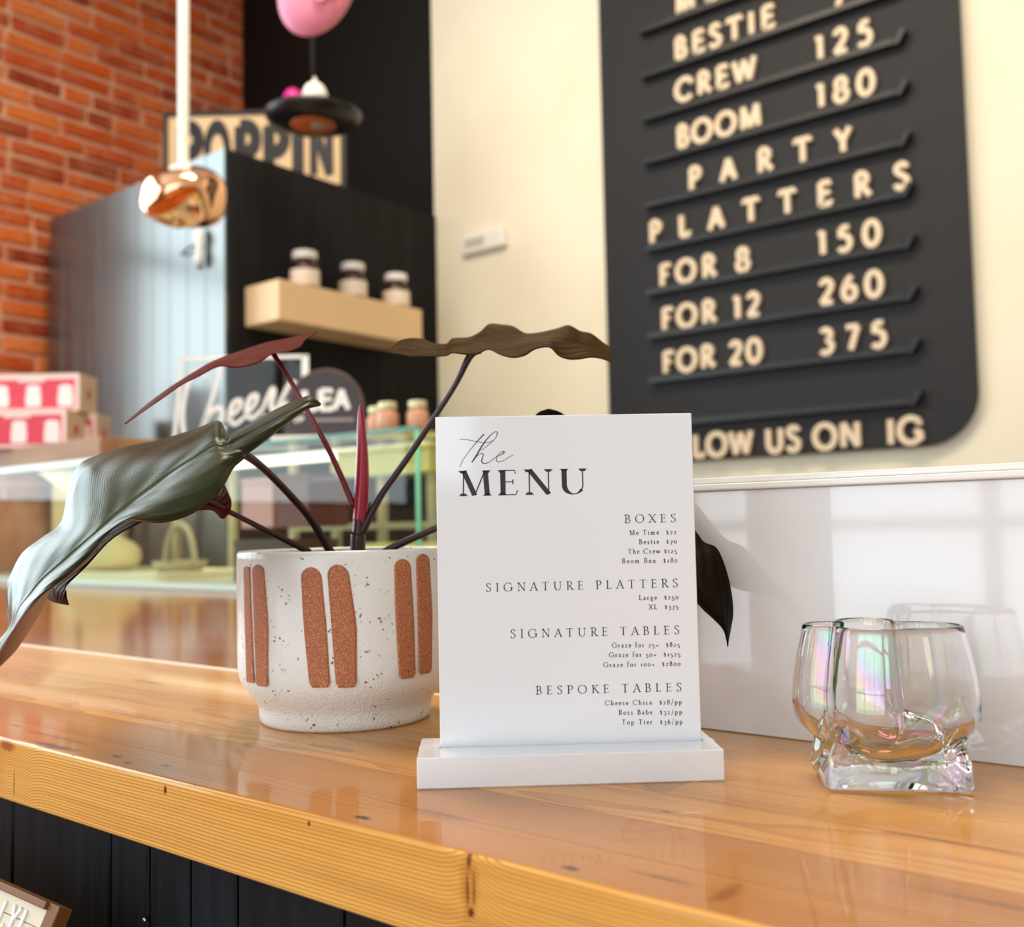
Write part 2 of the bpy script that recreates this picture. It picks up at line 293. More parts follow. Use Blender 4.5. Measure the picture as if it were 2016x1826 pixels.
THE = [[[0.03394,0.1656,0.000595],[0.03362,0.16545,0.000556],[0.03139,0.16317,0.000437],[0.02856,0.16003,0.000317],[0.02572,0.15649,0.000238],[0.02328,0.15295,0.000198],[0.02176,0.14972,0.000119]],[[0.02198,0.16313,0.000198],[0.02266,0.16344,0.000198],[0.02425,0.16345,0.000198],[0.02662,0.16305,0.000198],[0.02979,0.16232,0.000198],[0.03335,0.16174,0.000238],[0.03614,0.16169,0.000238],[0.03754,0.16227,0.000198],[0.03886,0.16276,0.000159]],[[0.0277,0.152,0.000556],[0.02965,0.15463,0.000675],[0.03211,0.15877,0.000635],[0.03456,0.16232,0.000556],[0.0374,0.16546,0.000357],[0.03962,0.16691,0.000317],[0.04052,0.16649,0.000397],[0.04009,0.16462,0.000317],[0.03814,0.16226,0.000198],[0.03491,0.1596,0.000159],[0.03209,0.15777,0.000119]],[[0.02802,0.15227,0.000119],[0.03005,0.15482,0.000159],[0.03186,0.15607,0.000238],[0.0331,0.15628,0.000397],[0.03344,0.15556,0.000437],[0.03289,0.15378,0.000437],[0.03263,0.15239,0.000476],[0.03356,0.15138,0.000476],[0.03595,0.15181,0.000317],[0.03837,0.15348,0.000198],[0.04039,0.15504,0.000159]],[[0.04039,0.15504,0.000159],[0.04198,0.15541,0.000317],[0.04359,0.15638,0.000476],[0.0438,0.15697,0.000437],[0.04261,0.157,0.000317],[0.04099,0.15563,0.000238],[0.03997,0.15385,0.000317],[0.04002,0.15246,0.000357],[0.04132,0.15204,0.000317],[0.04352,0.15268,0.000238],[0.04594,0.15415,0.000159],[0.04827,0.15538,0.000119]]]
BOARD_TEXT = [["ME",[-1.4873,2.685,1.6787],[-1.3489,2.685,1.671]],["BESTIE",[-1.4958,2.685,1.539],[-1.1734,2.685,1.525]],["70",[-0.9995,2.685,1.5302],[-0.8814,2.685,1.5221]],["CREW",[-1.4967,2.685,1.4042],[-1.2347,2.685,1.3967]],["125",[-1.0539,2.685,1.3998],[-0.8973,2.685,1.3907]],["BOOM",[-1.4978,2.685,1.2601],[-1.2233,2.685,1.2548]],["180",[-1.0562,2.685,1.2625],[-0.8972,2.685,1.2563]],["PARTY",[-1.4619,2.685,1.1217],[-0.9654,2.685,1.1158]],["PLATTERS",[-1.6033,2.685,0.9876],[-0.819,2.685,0.9785]],["FOR 8",[-1.572,2.685,0.8466],[-1.2742,2.685,0.8412]],["150",[-1.0684,2.685,0.8502],[-0.8985,2.685,0.8447]],["FOR 12",[-1.569,2.685,0.7095],[-1.2473,2.685,0.7068]],["260",[-1.069,2.685,0.711],[-0.8985,2.685,0.7101]],["FOR 20",[-1.5697,2.685,0.5737],[-1.2469,2.685,0.5765]],["375",[-1.0745,2.685,0.5745],[-0.8946,2.685,0.5747]],["FOLLOW US ON  IG",[-1.6432,2.685,0.3102],[-0.8134,2.685,0.3179]]]
LEDGE_Z = [1.6574,1.5137,1.3768,1.2394,1.1024,0.9662,0.8299,0.6947,0.5575,0.4219]
STRIPES = [[[0.0991,-1.7746,-1.7572],[0.0989,-1.796,-1.7373],[0.0984,-1.815,-1.7206],[0.0978,-1.8282,-1.7092],[0.0971,-1.831,-1.7059],[0.0961,-1.8303,-1.705],[0.0879,-1.8243,-1.6965],[0.0796,-1.8183,-1.6881],[0.0714,-1.8124,-1.6799],[0.0632,-1.8064,-1.672],[0.055,-1.7985,-1.6651],[0.0469,-1.7907,-1.6584],[0.0388,-1.783,-1.6518],[0.0307,-1.7756,-1.6452],[0.0301,-1.764,-1.6535],[0.0298,-1.7564,-1.6591]],[[0.1004,-1.5937,-1.5701],[0.0999,-1.6221,-1.5427],[0.0991,-1.6472,-1.5193],[0.0979,-1.6644,-1.5025],[0.0965,-1.6676,-1.4966],[0.0948,-1.666,-1.4937],[0.0867,-1.6585,-1.4801],[0.0786,-1.6511,-1.4667],[0.0705,-1.6438,-1.4536],[0.0625,-1.6398,-1.447],[0.0544,-1.6319,-1.4503],[0.0464,-1.6242,-1.4536],[0.0383,-1.6165,-1.457],[0.0303,-1.609,-1.4603],[0.0293,-1.5959,-1.4708],[0.0287,-1.5874,-1.4778]],[[0.0987,-1.0345,-1.0092],[0.098,-1.064,-0.9789],[0.0966,-1.089,-0.9522],[0.0945,-1.1054,-0.9325],[0.0922,-1.108,-0.9254],[0.0893,-1.1058,-0.9216],[0.0821,-1.1003,-0.9124],[0.0749,-1.0949,-0.9031],[0.0678,-1.0896,-0.8939],[0.0606,-1.0819,-0.8864],[0.0535,-1.0716,-0.8812],[0.0464,-1.0614,-0.8759],[0.0393,-1.0512,-0.8706],[0.0322,-1.0411,-0.8654],[0.0304,-1.0252,-0.8769],[0.0293,-1.0148,-0.8846]],[[0.0999,-0.807,-0.7821],[0.0992,-0.8354,-0.7516],[0.0978,-0.859,-0.7238],[0.0957,-0.8742,-0.7024],[0.0933,-0.8758,-0.6933],[0.0902,-0.8727,-0.6872],[0.0829,-0.8652,-0.6724],[0.0756,-0.8576,-0.6576],[0.0682,-0.8501,-0.6427],[0.0609,-0.843,-0.6355],[0.0536,-0.8359,-0.6371],[0.0464,-0.8288,-0.6386],[0.0391,-0.8217,-0.6402],[0.0318,-0.8147,-0.6417],[0.0301,-0.8001,-0.655],[0.0289,-0.7906,-0.6636]],[[0.1019,-0.2241,-0.2009],[0.1014,-0.2509,-0.1724],[0.1003,-0.2732,-0.1469],[0.0986,-0.2882,-0.1283],[0.0967,-0.2915,-0.1223],[0.0943,-0.2911,-0.12],[0.0867,-0.2897,-0.1126],[0.0791,-0.2883,-0.1052],[0.0715,-0.2869,-0.0978],[0.0639,-0.2837,-0.0923],[0.0563,-0.2769,-0.0906],[0.0487,-0.2701,-0.0889],[0.0411,-0.2634,-0.0872],[0.0336,-0.2565,-0.0855],[0.0322,-0.2433,-0.0988],[0.0312,-0.2345,-0.1076]],[[0.1045,0.0118,0.0357],[0.104,-0.0152,0.0652],[0.1031,-0.0376,0.0919],[0.1017,-0.0525,0.1115],[0.1002,-0.0557,0.1176],[0.0982,-0.0552,0.1195],[0.0901,-0.0534,0.1279],[0.0821,-0.0515,0.1363],[0.0741,-0.0497,0.1448],[0.066,-0.0479,0.1493],[0.058,-0.0459,0.1433],[0.0501,-0.0439,0.1373],[0.0421,-0.0419,0.1314],[0.0342,-0.0399,0.1255],[0.033,-0.0284,0.111],[0.0323,-0.0207,0.1016]]]
LEAF_A = [[[-0.44992,0.38438,0.19249],[-0.44939,0.38355,0.19208],[-0.44888,0.38273,0.19138]],[[-0.45808,0.3838,0.19792],[-0.4494,0.37575,0.19289],[-0.44863,0.37286,0.18854]],[[-0.47188,0.38311,0.19619],[-0.45208,0.36628,0.18777],[-0.45144,0.36464,0.18244]],[[-0.48306,0.37706,0.19131],[-0.45599,0.35589,0.18163],[-0.45201,0.35448,0.17502]],[[-0.49345,0.36923,0.1844],[-0.46182,0.34655,0.17527],[-0.45402,0.3457,0.16795]],[[-0.49522,0.35556,0.17652],[-0.46873,0.33885,0.16971],[-0.45682,0.33873,0.16254]],[[-0.49675,0.35455,0.17362],[-0.471,0.33715,0.16809],[-0.45535,0.335,0.15955]],[[-0.51492,0.36502,0.18156],[-0.4741,0.33473,0.16706],[-0.45594,0.33215,0.15701]],[[-0.53069,0.37106,0.18844],[-0.47757,0.33193,0.16715],[-0.45614,0.3284,0.15363]],[[-0.55437,0.37152,0.18526],[-0.48353,0.32499,0.16161],[-0.4512,0.31664,0.14135]],[[-0.57787,0.35953,0.17887],[-0.48972,0.31547,0.15383],[-0.45273,0.30337,0.13084]],[[-0.591,0.34286,0.1744],[-0.49516,0.30659,0.14559],[-0.45964,0.29176,0.12589]],[[-0.59677,0.32587,0.16766],[-0.49844,0.29808,0.1385],[-0.46863,0.28449,0.12612]],[[-0.59433,0.31546,0.16152],[-0.4994,0.2913,0.13309],[-0.47733,0.28124,0.12735]],[[-0.58492,0.3049,0.14707],[-0.50074,0.28545,0.12831],[-0.48581,0.27974,0.12492]],[[-0.5744,0.29559,0.12798],[-0.50168,0.27752,0.12152],[-0.48979,0.27453,0.1178]],[[-0.57394,0.28382,0.11883],[-0.50141,0.26804,0.11388],[-0.48683,0.2648,0.10835]],[[-0.57291,0.27244,0.11056],[-0.50135,0.25843,0.10597],[-0.48348,0.25515,0.10176]],[[-0.56875,0.2639,0.09831],[-0.50125,0.24883,0.09831],[-0.4804,0.24519,0.09643]],[[-0.56068,0.25805,0.0919],[-0.50056,0.24222,0.09123],[-0.47527,0.23671,0.0932]],[[-0.54569,0.25152,0.08334],[-0.49712,0.2352,0.08494],[-0.47246,0.22915,0.08743]],[[-0.53014,0.24549,0.074],[-0.49254,0.22928,0.07644],[-0.47016,0.2225,0.08108]],[[-0.5151,0.23246,0.06668],[-0.49155,0.223,0.06829],[-0.47102,0.21615,0.07133]],[[-0.48093,0.2096,0.05325],[-0.47972,0.20929,0.05316],[-0.47851,0.20899,0.05307]]]
LEAF_A_CURL = [[[-0.47804,0.24201,0.09569],[-0.48519,0.24414,0.09346],[-0.49054,0.24633,0.09271]],[[-0.47503,0.23562,0.09328],[-0.48533,0.24175,0.08972],[-0.49538,0.24677,0.08661]],[[-0.47182,0.22837,0.08751],[-0.48189,0.23472,0.0836],[-0.49088,0.2406,0.08037]],[[-0.46952,0.22174,0.08094],[-0.47798,0.22812,0.07675],[-0.48707,0.23393,0.0734]],[[-0.46961,0.21595,0.07189],[-0.47507,0.22077,0.06925],[-0.48185,0.22582,0.06646]],[[-0.47115,0.21269,0.0649],[-0.47361,0.21471,0.06315],[-0.47708,0.21721,0.06125]],[[-0.47782,0.20824,0.05323],[-0.4787,0.20885,0.05285],[-0.47958,0.20946,0.05247]]]
LEAF_B = [[[-0.53784,0.45642,0.25626],[-0.53842,0.456,0.25558],[-0.539,0.45559,0.2549]],[[-0.55827,0.46542,0.25957],[-0.53516,0.44613,0.251],[-0.52131,0.43201,0.24525]],[[-0.57124,0.46784,0.25946],[-0.53619,0.43911,0.24779],[-0.51243,0.42044,0.23794]],[[-0.58325,0.46468,0.25842],[-0.53986,0.43007,0.24332],[-0.51473,0.41245,0.23429]],[[-0.59336,0.4567,0.25612],[-0.54389,0.42066,0.23993],[-0.51861,0.40307,0.232]],[[-0.59945,0.44573,0.25145],[-0.54909,0.41028,0.23694],[-0.52235,0.39413,0.22559]],[[-0.60125,0.43188,0.2456],[-0.55416,0.40001,0.23365],[-0.52826,0.38318,0.22249]],[[-0.59854,0.41531,0.23866],[-0.55913,0.38988,0.22974],[-0.54107,0.37915,0.22416]],[[-0.59555,0.39915,0.22951],[-0.56414,0.37998,0.22262],[-0.55083,0.37174,0.21835]],[[-0.59217,0.38333,0.21998],[-0.56903,0.37019,0.21527],[-0.55781,0.36397,0.21286]],[[-0.5884,0.36785,0.2101],[-0.57254,0.35902,0.2068],[-0.5636,0.35482,0.20461]],[[-0.58425,0.35273,0.19961],[-0.57541,0.34844,0.19753],[-0.56977,0.34537,0.19616]],[[-0.57974,0.33796,0.18826],[-0.57963,0.33806,0.1881],[-0.57952,0.33817,0.18794]]]
LEAF_C = [[[-0.45765,0.44706,0.23213],[-0.45695,0.44637,0.23164],[-0.45626,0.44569,0.231]],[[-0.46902,0.46184,0.23834],[-0.45497,0.44796,0.23175],[-0.44082,0.434,0.22711]],[[-0.48364,0.48161,0.24613],[-0.45213,0.45015,0.2331],[-0.43111,0.42916,0.22456]],[[-0.4884,0.49672,0.25064],[-0.44687,0.45436,0.23336],[-0.4192,0.42613,0.22146]],[[-0.4817,0.50218,0.24987],[-0.44078,0.45938,0.23202],[-0.41,0.42722,0.22025]],[[-0.4758,0.50718,0.24686],[-0.4353,0.4639,0.23069],[-0.40144,0.42775,0.21942]],[[-0.46238,0.50531,0.24454],[-0.42911,0.46885,0.23132],[-0.39574,0.43232,0.21971]],[[-0.46219,0.51155,0.24896],[-0.42594,0.47128,0.23283],[-0.39282,0.43456,0.22117]],[[-0.45998,0.526,0.25146],[-0.41784,0.47768,0.23444],[-0.38876,0.44429,0.22081]],[[-0.45688,0.53456,0.25617],[-0.41226,0.48213,0.23509],[-0.38676,0.45218,0.22286]],[[-0.45818,0.54582,0.2633],[-0.40794,0.48561,0.23513],[-0.38263,0.45538,0.22446]],[[-0.45128,0.55143,0.26268],[-0.40183,0.49062,0.23403],[-0.37076,0.4525,0.21929]],[[-0.44511,0.55651,0.26127],[-0.39628,0.49508,0.2342],[-0.35953,0.44893,0.21612]],[[-0.43303,0.55391,0.2546],[-0.39064,0.4995,0.23588],[-0.35444,0.45295,0.21721]],[[-0.42388,0.55495,0.25349],[-0.38504,0.50394,0.23676],[-0.35524,0.46475,0.22254]],[[-0.41928,0.56489,0.25609],[-0.37824,0.50939,0.23714],[-0.34895,0.46977,0.22325]],[[-0.41733,0.5727,0.25851],[-0.37397,0.5129,0.23624],[-0.34231,0.46914,0.21759]],[[-0.4146,0.58111,0.26129],[-0.36914,0.51694,0.23453],[-0.33503,0.4688,0.21463]],[[-0.40575,0.58222,0.25618],[-0.36368,0.52148,0.23281],[-0.33,0.47286,0.21457]],[[-0.39407,0.57908,0.25221],[-0.35823,0.52601,0.23109],[-0.33053,0.48511,0.21709]],[[-0.37728,0.56765,0.24255],[-0.35286,0.5306,0.22779],[-0.33375,0.50171,0.21838]],[[-0.35956,0.55048,0.23349],[-0.3489,0.53396,0.22571],[-0.3382,0.5174,0.21873]],[[-0.34994,0.53586,0.22366],[-0.3489,0.53422,0.22239],[-0.34785,0.53258,0.22136]]]
LEAF_D = [[[-0.37594,0.50452,0.19234],[-0.37643,0.50412,0.19235],[-0.37692,0.50373,0.19236]],[[-0.36588,0.50656,0.18783],[-0.36853,0.49435,0.18499],[-0.38304,0.49913,0.18811]],[[-0.3482,0.50928,0.17107],[-0.35043,0.48854,0.1665],[-0.37383,0.48861,0.17111]],[[-0.32701,0.51496,0.1526],[-0.33257,0.48537,0.14463],[-0.35991,0.48279,0.14274]],[[-0.30609,0.52279,0.13682],[-0.31679,0.48946,0.12381],[-0.34229,0.48008,0.1127]],[[-0.28787,0.52372,0.11569],[-0.30006,0.49405,0.10636],[-0.32502,0.485,0.0966]],[[-0.28124,0.52188,0.10898],[-0.28765,0.49454,0.09652],[-0.30351,0.49307,0.08368]],[[-0.27315,0.52093,0.10581],[-0.27756,0.49302,0.0884],[-0.28537,0.49783,0.07823]],[[-0.26634,0.51686,0.0966],[-0.26842,0.49062,0.08191],[-0.2743,0.49656,0.07698]],[[-0.26068,0.51213,0.08407],[-0.26038,0.48989,0.07546],[-0.26638,0.49301,0.07259]],[[-0.25659,0.50612,0.07167],[-0.2546,0.48862,0.06911],[-0.25856,0.48935,0.06835]],[[-0.25443,0.49826,0.06294],[-0.25191,0.48869,0.06313],[-0.25359,0.48857,0.06385]],[[-0.2523,0.49137,0.05783],[-0.25133,0.48831,0.05765],[-0.25169,0.48794,0.05873]],[[-0.25127,0.48857,0.055],[-0.25137,0.48849,0.055],[-0.25148,0.4884,0.055]]]
LEAF_E = [[[-0.5595,0.39574,0.15245],[-0.55954,0.39577,0.1518],[-0.55933,0.39601,0.1508]],[[-0.57262,0.40029,0.15647],[-0.54181,0.38473,0.14667],[-0.52245,0.37533,0.13743]],[[-0.57697,0.39704,0.15323],[-0.53331,0.37279,0.14023],[-0.51406,0.36354,0.12807]],[[-0.5793,0.38629,0.15144],[-0.53275,0.36052,0.13827],[-0.51276,0.35386,0.13346]],[[-0.57893,0.36745,0.14944],[-0.53147,0.34238,0.13663],[-0.51502,0.33673,0.13176]],[[-0.5762,0.34458,0.14107],[-0.53382,0.32406,0.13282],[-0.51704,0.31859,0.12899]],[[-0.56811,0.3136,0.1271],[-0.53918,0.30525,0.12094],[-0.52773,0.30179,0.11862]],[[-0.56839,0.29533,0.11126],[-0.54371,0.28981,0.1072],[-0.5263,0.28485,0.10335]],[[-0.56599,0.28529,0.10014],[-0.54266,0.27864,0.09658],[-0.52523,0.2736,0.09392]],[[-0.5588,0.27886,0.0921],[-0.53529,0.27211,0.09164],[-0.51611,0.26832,0.09098]],[[-0.54623,0.27405,0.08579],[-0.52989,0.27052,0.08542],[-0.51414,0.2676,0.08767]],[[-0.52869,0.27157,0.08432],[-0.52217,0.27042,0.08407],[-0.51547,0.26941,0.08383]]]
PETIOLES = {"B":[[-0.54264,0.42175,0.23889,0.0013],[-0.5328,0.42432,0.22551,0.0012],[-0.51899,0.42967,0.20116,0.0013],[-0.50691,0.43621,0.17676,0.0014],[-0.50036,0.44315,0.15587,0.0015],[-0.49461,0.4495,0.13434,0.0017]],"C":[[-0.41265,0.48208,0.23171,0.0022],[-0.41786,0.47823,0.22738,0.0018],[-0.42964,0.47656,0.20979,0.0014],[-0.44555,0.4719,0.18813,0.0015],[-0.46302,0.46614,0.16453,0.0017],[-0.47774,0.45973,0.1444,0.0018],[-0.48638,0.45647,0.13018,0.0021],[-0.49164,0.45317,0.11848,0.0024],[-0.49353,0.45216,0.11195,0.0024],[-0.49444,0.45201,0.10473,0.002]],"A":[[-0.47041,0.33772,0.16696,0.0018],[-0.46977,0.34494,0.1636,0.0018],[-0.47539,0.36014,0.15822,0.0017],[-0.48417,0.37949,0.14947,0.0017],[-0.49252,0.39935,0.13882,0.0018],[-0.49765,0.41538,0.12803,0.0019],[-0.49993,0.42744,0.11515,0.0021],[-0.49938,0.43523,0.10366,0.0022]],"E":[[-0.52888,0.35967,0.13967,0.0013],[-0.52454,0.36736,0.13561,0.0013],[-0.51835,0.37933,0.12867,0.0013],[-0.51375,0.39663,0.11969,0.0014],[-0.51112,0.4122,0.11239,0.0016],[-0.50668,0.4227,0.10632,0.0016]],"D":[[-0.35355,0.49748,0.15188,0.0016],[-0.39132,0.50624,0.1444,0.0016],[-0.43054,0.50773,0.13271,0.0017],[-0.46392,0.49469,0.12014,0.0018],[-0.48191,0.47464,0.109,0.0019],[-0.49001,0.46854,0.10353,0.002]],"SPIKE":[[-0.48789,0.44959,0.20127,0.0006],[-0.48799,0.4504,0.19009,0.0026],[-0.48837,0.4514,0.17365,0.0036],[-0.48927,0.45199,0.15723,0.0044],[-0.49058,0.4521,0.14246,0.0046],[-0.49198,0.45189,0.13098,0.004],[-0.49274,0.45164,0.1264,0.0038]],"STUB":[[-0.49232,0.45175,0.12935,0.003],[-0.49303,0.45183,0.12114,0.0038],[-0.4935,0.45177,0.11721,0.0044],[-0.49357,0.45181,0.11589,0.0048],[-0.49461,0.45212,0.10145,0.005]]}
JARS = [[-2.3665,1.9627,0.861],[-2.389,2.1739,0.861],[-2.4054,2.3977,0.861]]

# ================================================================== the room
XL, XR, YB, YF, ZF, ZC = -3.70, 3.2, 2.727, -3.1, -1.05, 2.62
m = MB(); m.box((XL-.15, YF-.1, ZF-.1), (XR+.1, YB+.1, ZF)); struct(m.build('floor', M_FLOOR))
m = MB(); m.box((XL-.15, YF-.1, ZC), (XR+.1, YB+.1, ZC+.1)); struct(m.build('ceiling', M_WHITEWALL))
m = MB(); m.box((XR, YF, ZF), (XR+.1, YB, ZC)); struct(m.build('wall_right', M_CREAM))
m = MB(); m.box((XL-.14, YB, ZF), (-2.546, YB+.1, ZC)); m.mi = 1; m.box((-2.546, YB, ZF), (XR, YB+.1, ZC)); struct(m.build('wall_back', [M_BLKW, M_CREAM]))
def wall_with_hole(name, mat, axis, w0, w1, a0, a1, h0, h1, lo, hi):
    m = MB()
    for (p0, p1, q0, q1) in ((a0, h0, ZF, ZC), (h1, a1, ZF, ZC), (h0, h1, ZF, lo), (h0, h1, hi, ZC)):
        if p1-p0 < .001 or q1-q0 < .001: continue
        if axis == 'x': m.box((w0, p0, q0), (w1, p1, q1))
        else: m.box((p0, w0, q0), (p1, w1, q1))
    return struct(m.build(name, mat))
wall_left = wall_with_hole('wall_left', M_MORTAR, 'x', XL-.14, XL-.008, YF, YB, -2.3, 1.36, .23, 2.28)
m = MB()
for a, b in (((XL, ZF), (-2.35, ZC)), ((1.6, ZF), (1.9, ZC)), ((2.8, ZF), (XR, ZC)), ((-2.35, ZF), (1.6, -.95)), ((-2.35, 2.2), (1.6, ZC)), ((1.9, ZF), (2.8, .33)), ((1.9, 2.2), (2.8, ZC))): m.box((a[0], YF-.1, a[1]), (b[0], YF, b[1]))
struct(m.build('wall_front', simple('tan_paint', (196, 148, 108), .8)))
def window(name, axis, w, a0, a1, z0, z1, nv, nh, mat):
    m = MB(); t = .025
    bx = (lambda p0, p1, q0, q1: m.box((w-t, p0, q0), (w+t, p1, q1))) if axis == 'x' else (lambda p0, p1, q0, q1: m.box((p0, w-t, q0), (p1, w+t, q1)))
    for k in range(nv+1): c = a0+(a1-a0)*k/nv; bx(c-.03, c+.03, z0, z1)
    for k in range(nh+1): c = z0+(z1-z0)*k/nh; bx(a0, a1, c-.025, c+.025)
    return struct(m.build(name, mat))
window('window_1', 'x', XL-.07, -2.3, 1.36, .23, 2.28, 3, 2, M_LEDGE)
window('window_2', 'y', YF-.05, -2.35, 1.6, -.95, 2.2, 3, 3, M_LEDGE)

window('window_3', 'y', YF-.05, 1.9, 2.8, .33, 2.2, 1, 2, M_LEDGE)

# bricks of the left wall, each one proud of the mortar (only the stretch in view; hidden and far stretches stay plain)
brick_meshes = []
for k in range(5):
    m = MB(); L = .196; h = .0470
    m.box((0, 0, 0), (.020, L, h), bev=.004)
    for v in m.bm.verts:
        v.co += Vector((random.uniform(-.002, .002), random.uniform(-.004, .004), random.uniform(-.0035, .0035)))
    bmesh.ops.recalc_face_normals(m.bm, faces=m.bm.faces[:]); me = bpy.data.meshes.new('brick'); m.bm.to_mesh(me); m.bm.free(); me.materials.append(M_BRICK); brick_meshes.append(me)
row = 0; z = .26
while z < 2.50:
    y = 1.38 - (.105 if row % 2 else 0) - random.uniform(0, .03)
    while y < YB-.01:
        ln = .196 if random.random() > .16 else .098
        y0, y1 = max(y, 1.365), min(y+ln, YB-.004)
        if y1-y0 > .03 and not (z < 1.10 and y0 > 1.86):
            o = bpy.data.objects.new('brick', random.choice(brick_meshes)); COL.objects.link(o)
            o.scale = (1, (y1-y0)/.196, 1+random.uniform(-.04, .04)); o.location = (XL-.0165+random.uniform(-.003, .003), y0, z); o.rotation_euler = (random.uniform(-.008, .008), 0, 0)
            o.parent = wall_left
        y += ln + random.uniform(.014, .022)
    z += .0667; row += 1

# ================================================================== counter
XC0, XC1, YC0, YC1, TH = -1.9, .75, .287, .540, .036
counter = thing('wooden_counter', 'long narrow honey pine counter top with thick grained front edge', 'counter', (-.6, .41, -TH))
edges = [YC0, .3190, .3590, .4010, .4390, .4810, YC1]
for i in range(6):
    y0, y1 = edges[i]+(.0002 if i else 0), edges[i+1]-.0002
    cuts = [XC0, XC1] if i == 0 else sorted([XC0, XC1] + [random.uniform(-1.3, .3) + .0*i for _ in range(2)])
    if i: cuts = [XC0, [-.95, -.47, -1.2, -.74, -.33][i-1], [.2, .35, -.24, .1, .3][i-1], XC1]
    for a, b in zip(cuts[:-1], cuts[1:]):
        m = MB(); m.box((a+.0001, y0-(.0022 if i == 5 else 0), -TH), (b-.0001, y1+(.0022 if i == 0 else 0), 0), bev=.0022 if i in (0, 5) else 0, seg=3)
        o = m.build('plank', [M_FACE, M_TOP] if i == 0 else M_TOP, counter)
        if i == 0:
            for f in o.data.polygons:
                if f.normal.z > .95: f.material_index = 1
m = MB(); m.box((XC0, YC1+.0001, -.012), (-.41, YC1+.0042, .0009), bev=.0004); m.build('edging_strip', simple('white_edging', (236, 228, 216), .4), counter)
# black boarded front of the counter
front = thing('boarded_counter_front', 'black stained vertical boards below the honey pine counter', 'panelling', (-.6, .33, ZF))
xs = [-1.90, -1.80, -1.70, -1.60, -1.50, -1.40, -1.30, -1.20, -1.10, -1.0, -.90, -.80, -.735, -.6717, -.5541, -.5145, -.4758, -.4356, -.3569, -.27, -.19, -.10, -.01, .09, .19, .29, .39, .49, .59, .69, .75]
for a, b in zip(xs[:-1], xs[1:]):
    m = MB(); m.box((a+.0011, .315, ZF), (b-.0011, .330, -TH), bev=.0012); m.build('board', M_SHIP, front)
m = MB(); m.box((XC0, .331, ZF), (XC1, .50, -TH)); m.build('base', M_BLKW, front)
m = MB(); m.lathe([(.0, 0), (.0012, .0002), (.0015, .001), (.001, .0018), (0, .002)], n=10, cap=False)
nail = m.build('nail', simple('bright_nail', (200, 205, 215), .3, metal=1), None)
nail.data.transform(Matrix.Translation((-.5155, .3145, -.0895)) @ Matrix.Rotation(pi/2, 4, 'X')); attach(nail, front)

# lower counter beyond, on a black base
work = thing('brown_worktop', 'glossy brown wooden worktop lying behind the pine counter, under the glass case', 'worktop', (-1.6, 1.5, -.042))
for k in range(6):
    y0 = .5450+k*.235; m = MB(); m.box((XL+.02, y0, -.042), (.6 if k else -.412, min(y0+.2348, 1.796), -.012), bev=.0006); m.build('plank', M_WORK, work)
m = MB(); m.box((XL+.02, .70, ZF), (.6, 1.796, -.0425)); tag(m.build('worktop_base', M_BLKW), 'plain black base cabinet carrying the brown worktop', 'cabinet')

# white glossy screen along the back of the counter
scr = thing('gloss_screen', 'low white glossy screen with a white cap rail along the counter back edge', 'screen', (.1, .545, 0))
m = MB(); m.box((-.40, .5370, .0002), (.75, .5448, .1385), bev=.0006); m.build('panel', M_PANEL, scr)
m = MB(); m.box((-.405, .5330, .1386), (.75, .5500, .1425), bev=.0012, seg=3); m.build('lower_rail', M_RAIL, scr)
m = MB(); m.box((-.402, .5355, .1426), (.75, .5490, .1462), bev=.0010, seg=3); m.build('upper_rail', M_RAIL, scr)

# ================================================================== lettering tools
TKN, THN = 1.0, .16
def E(cx, cy, rx, ry, a0, a1, n=18): return [(cx+rx*cos(radians(a0+(a1-a0)*k/n)), cy+ry*sin(radians(a0+(a1-a0)*k/n))) for k in range(n+1)]
def SP(*p): return [tuple(q) for q in catmull([list(v) for v in p], 5)]
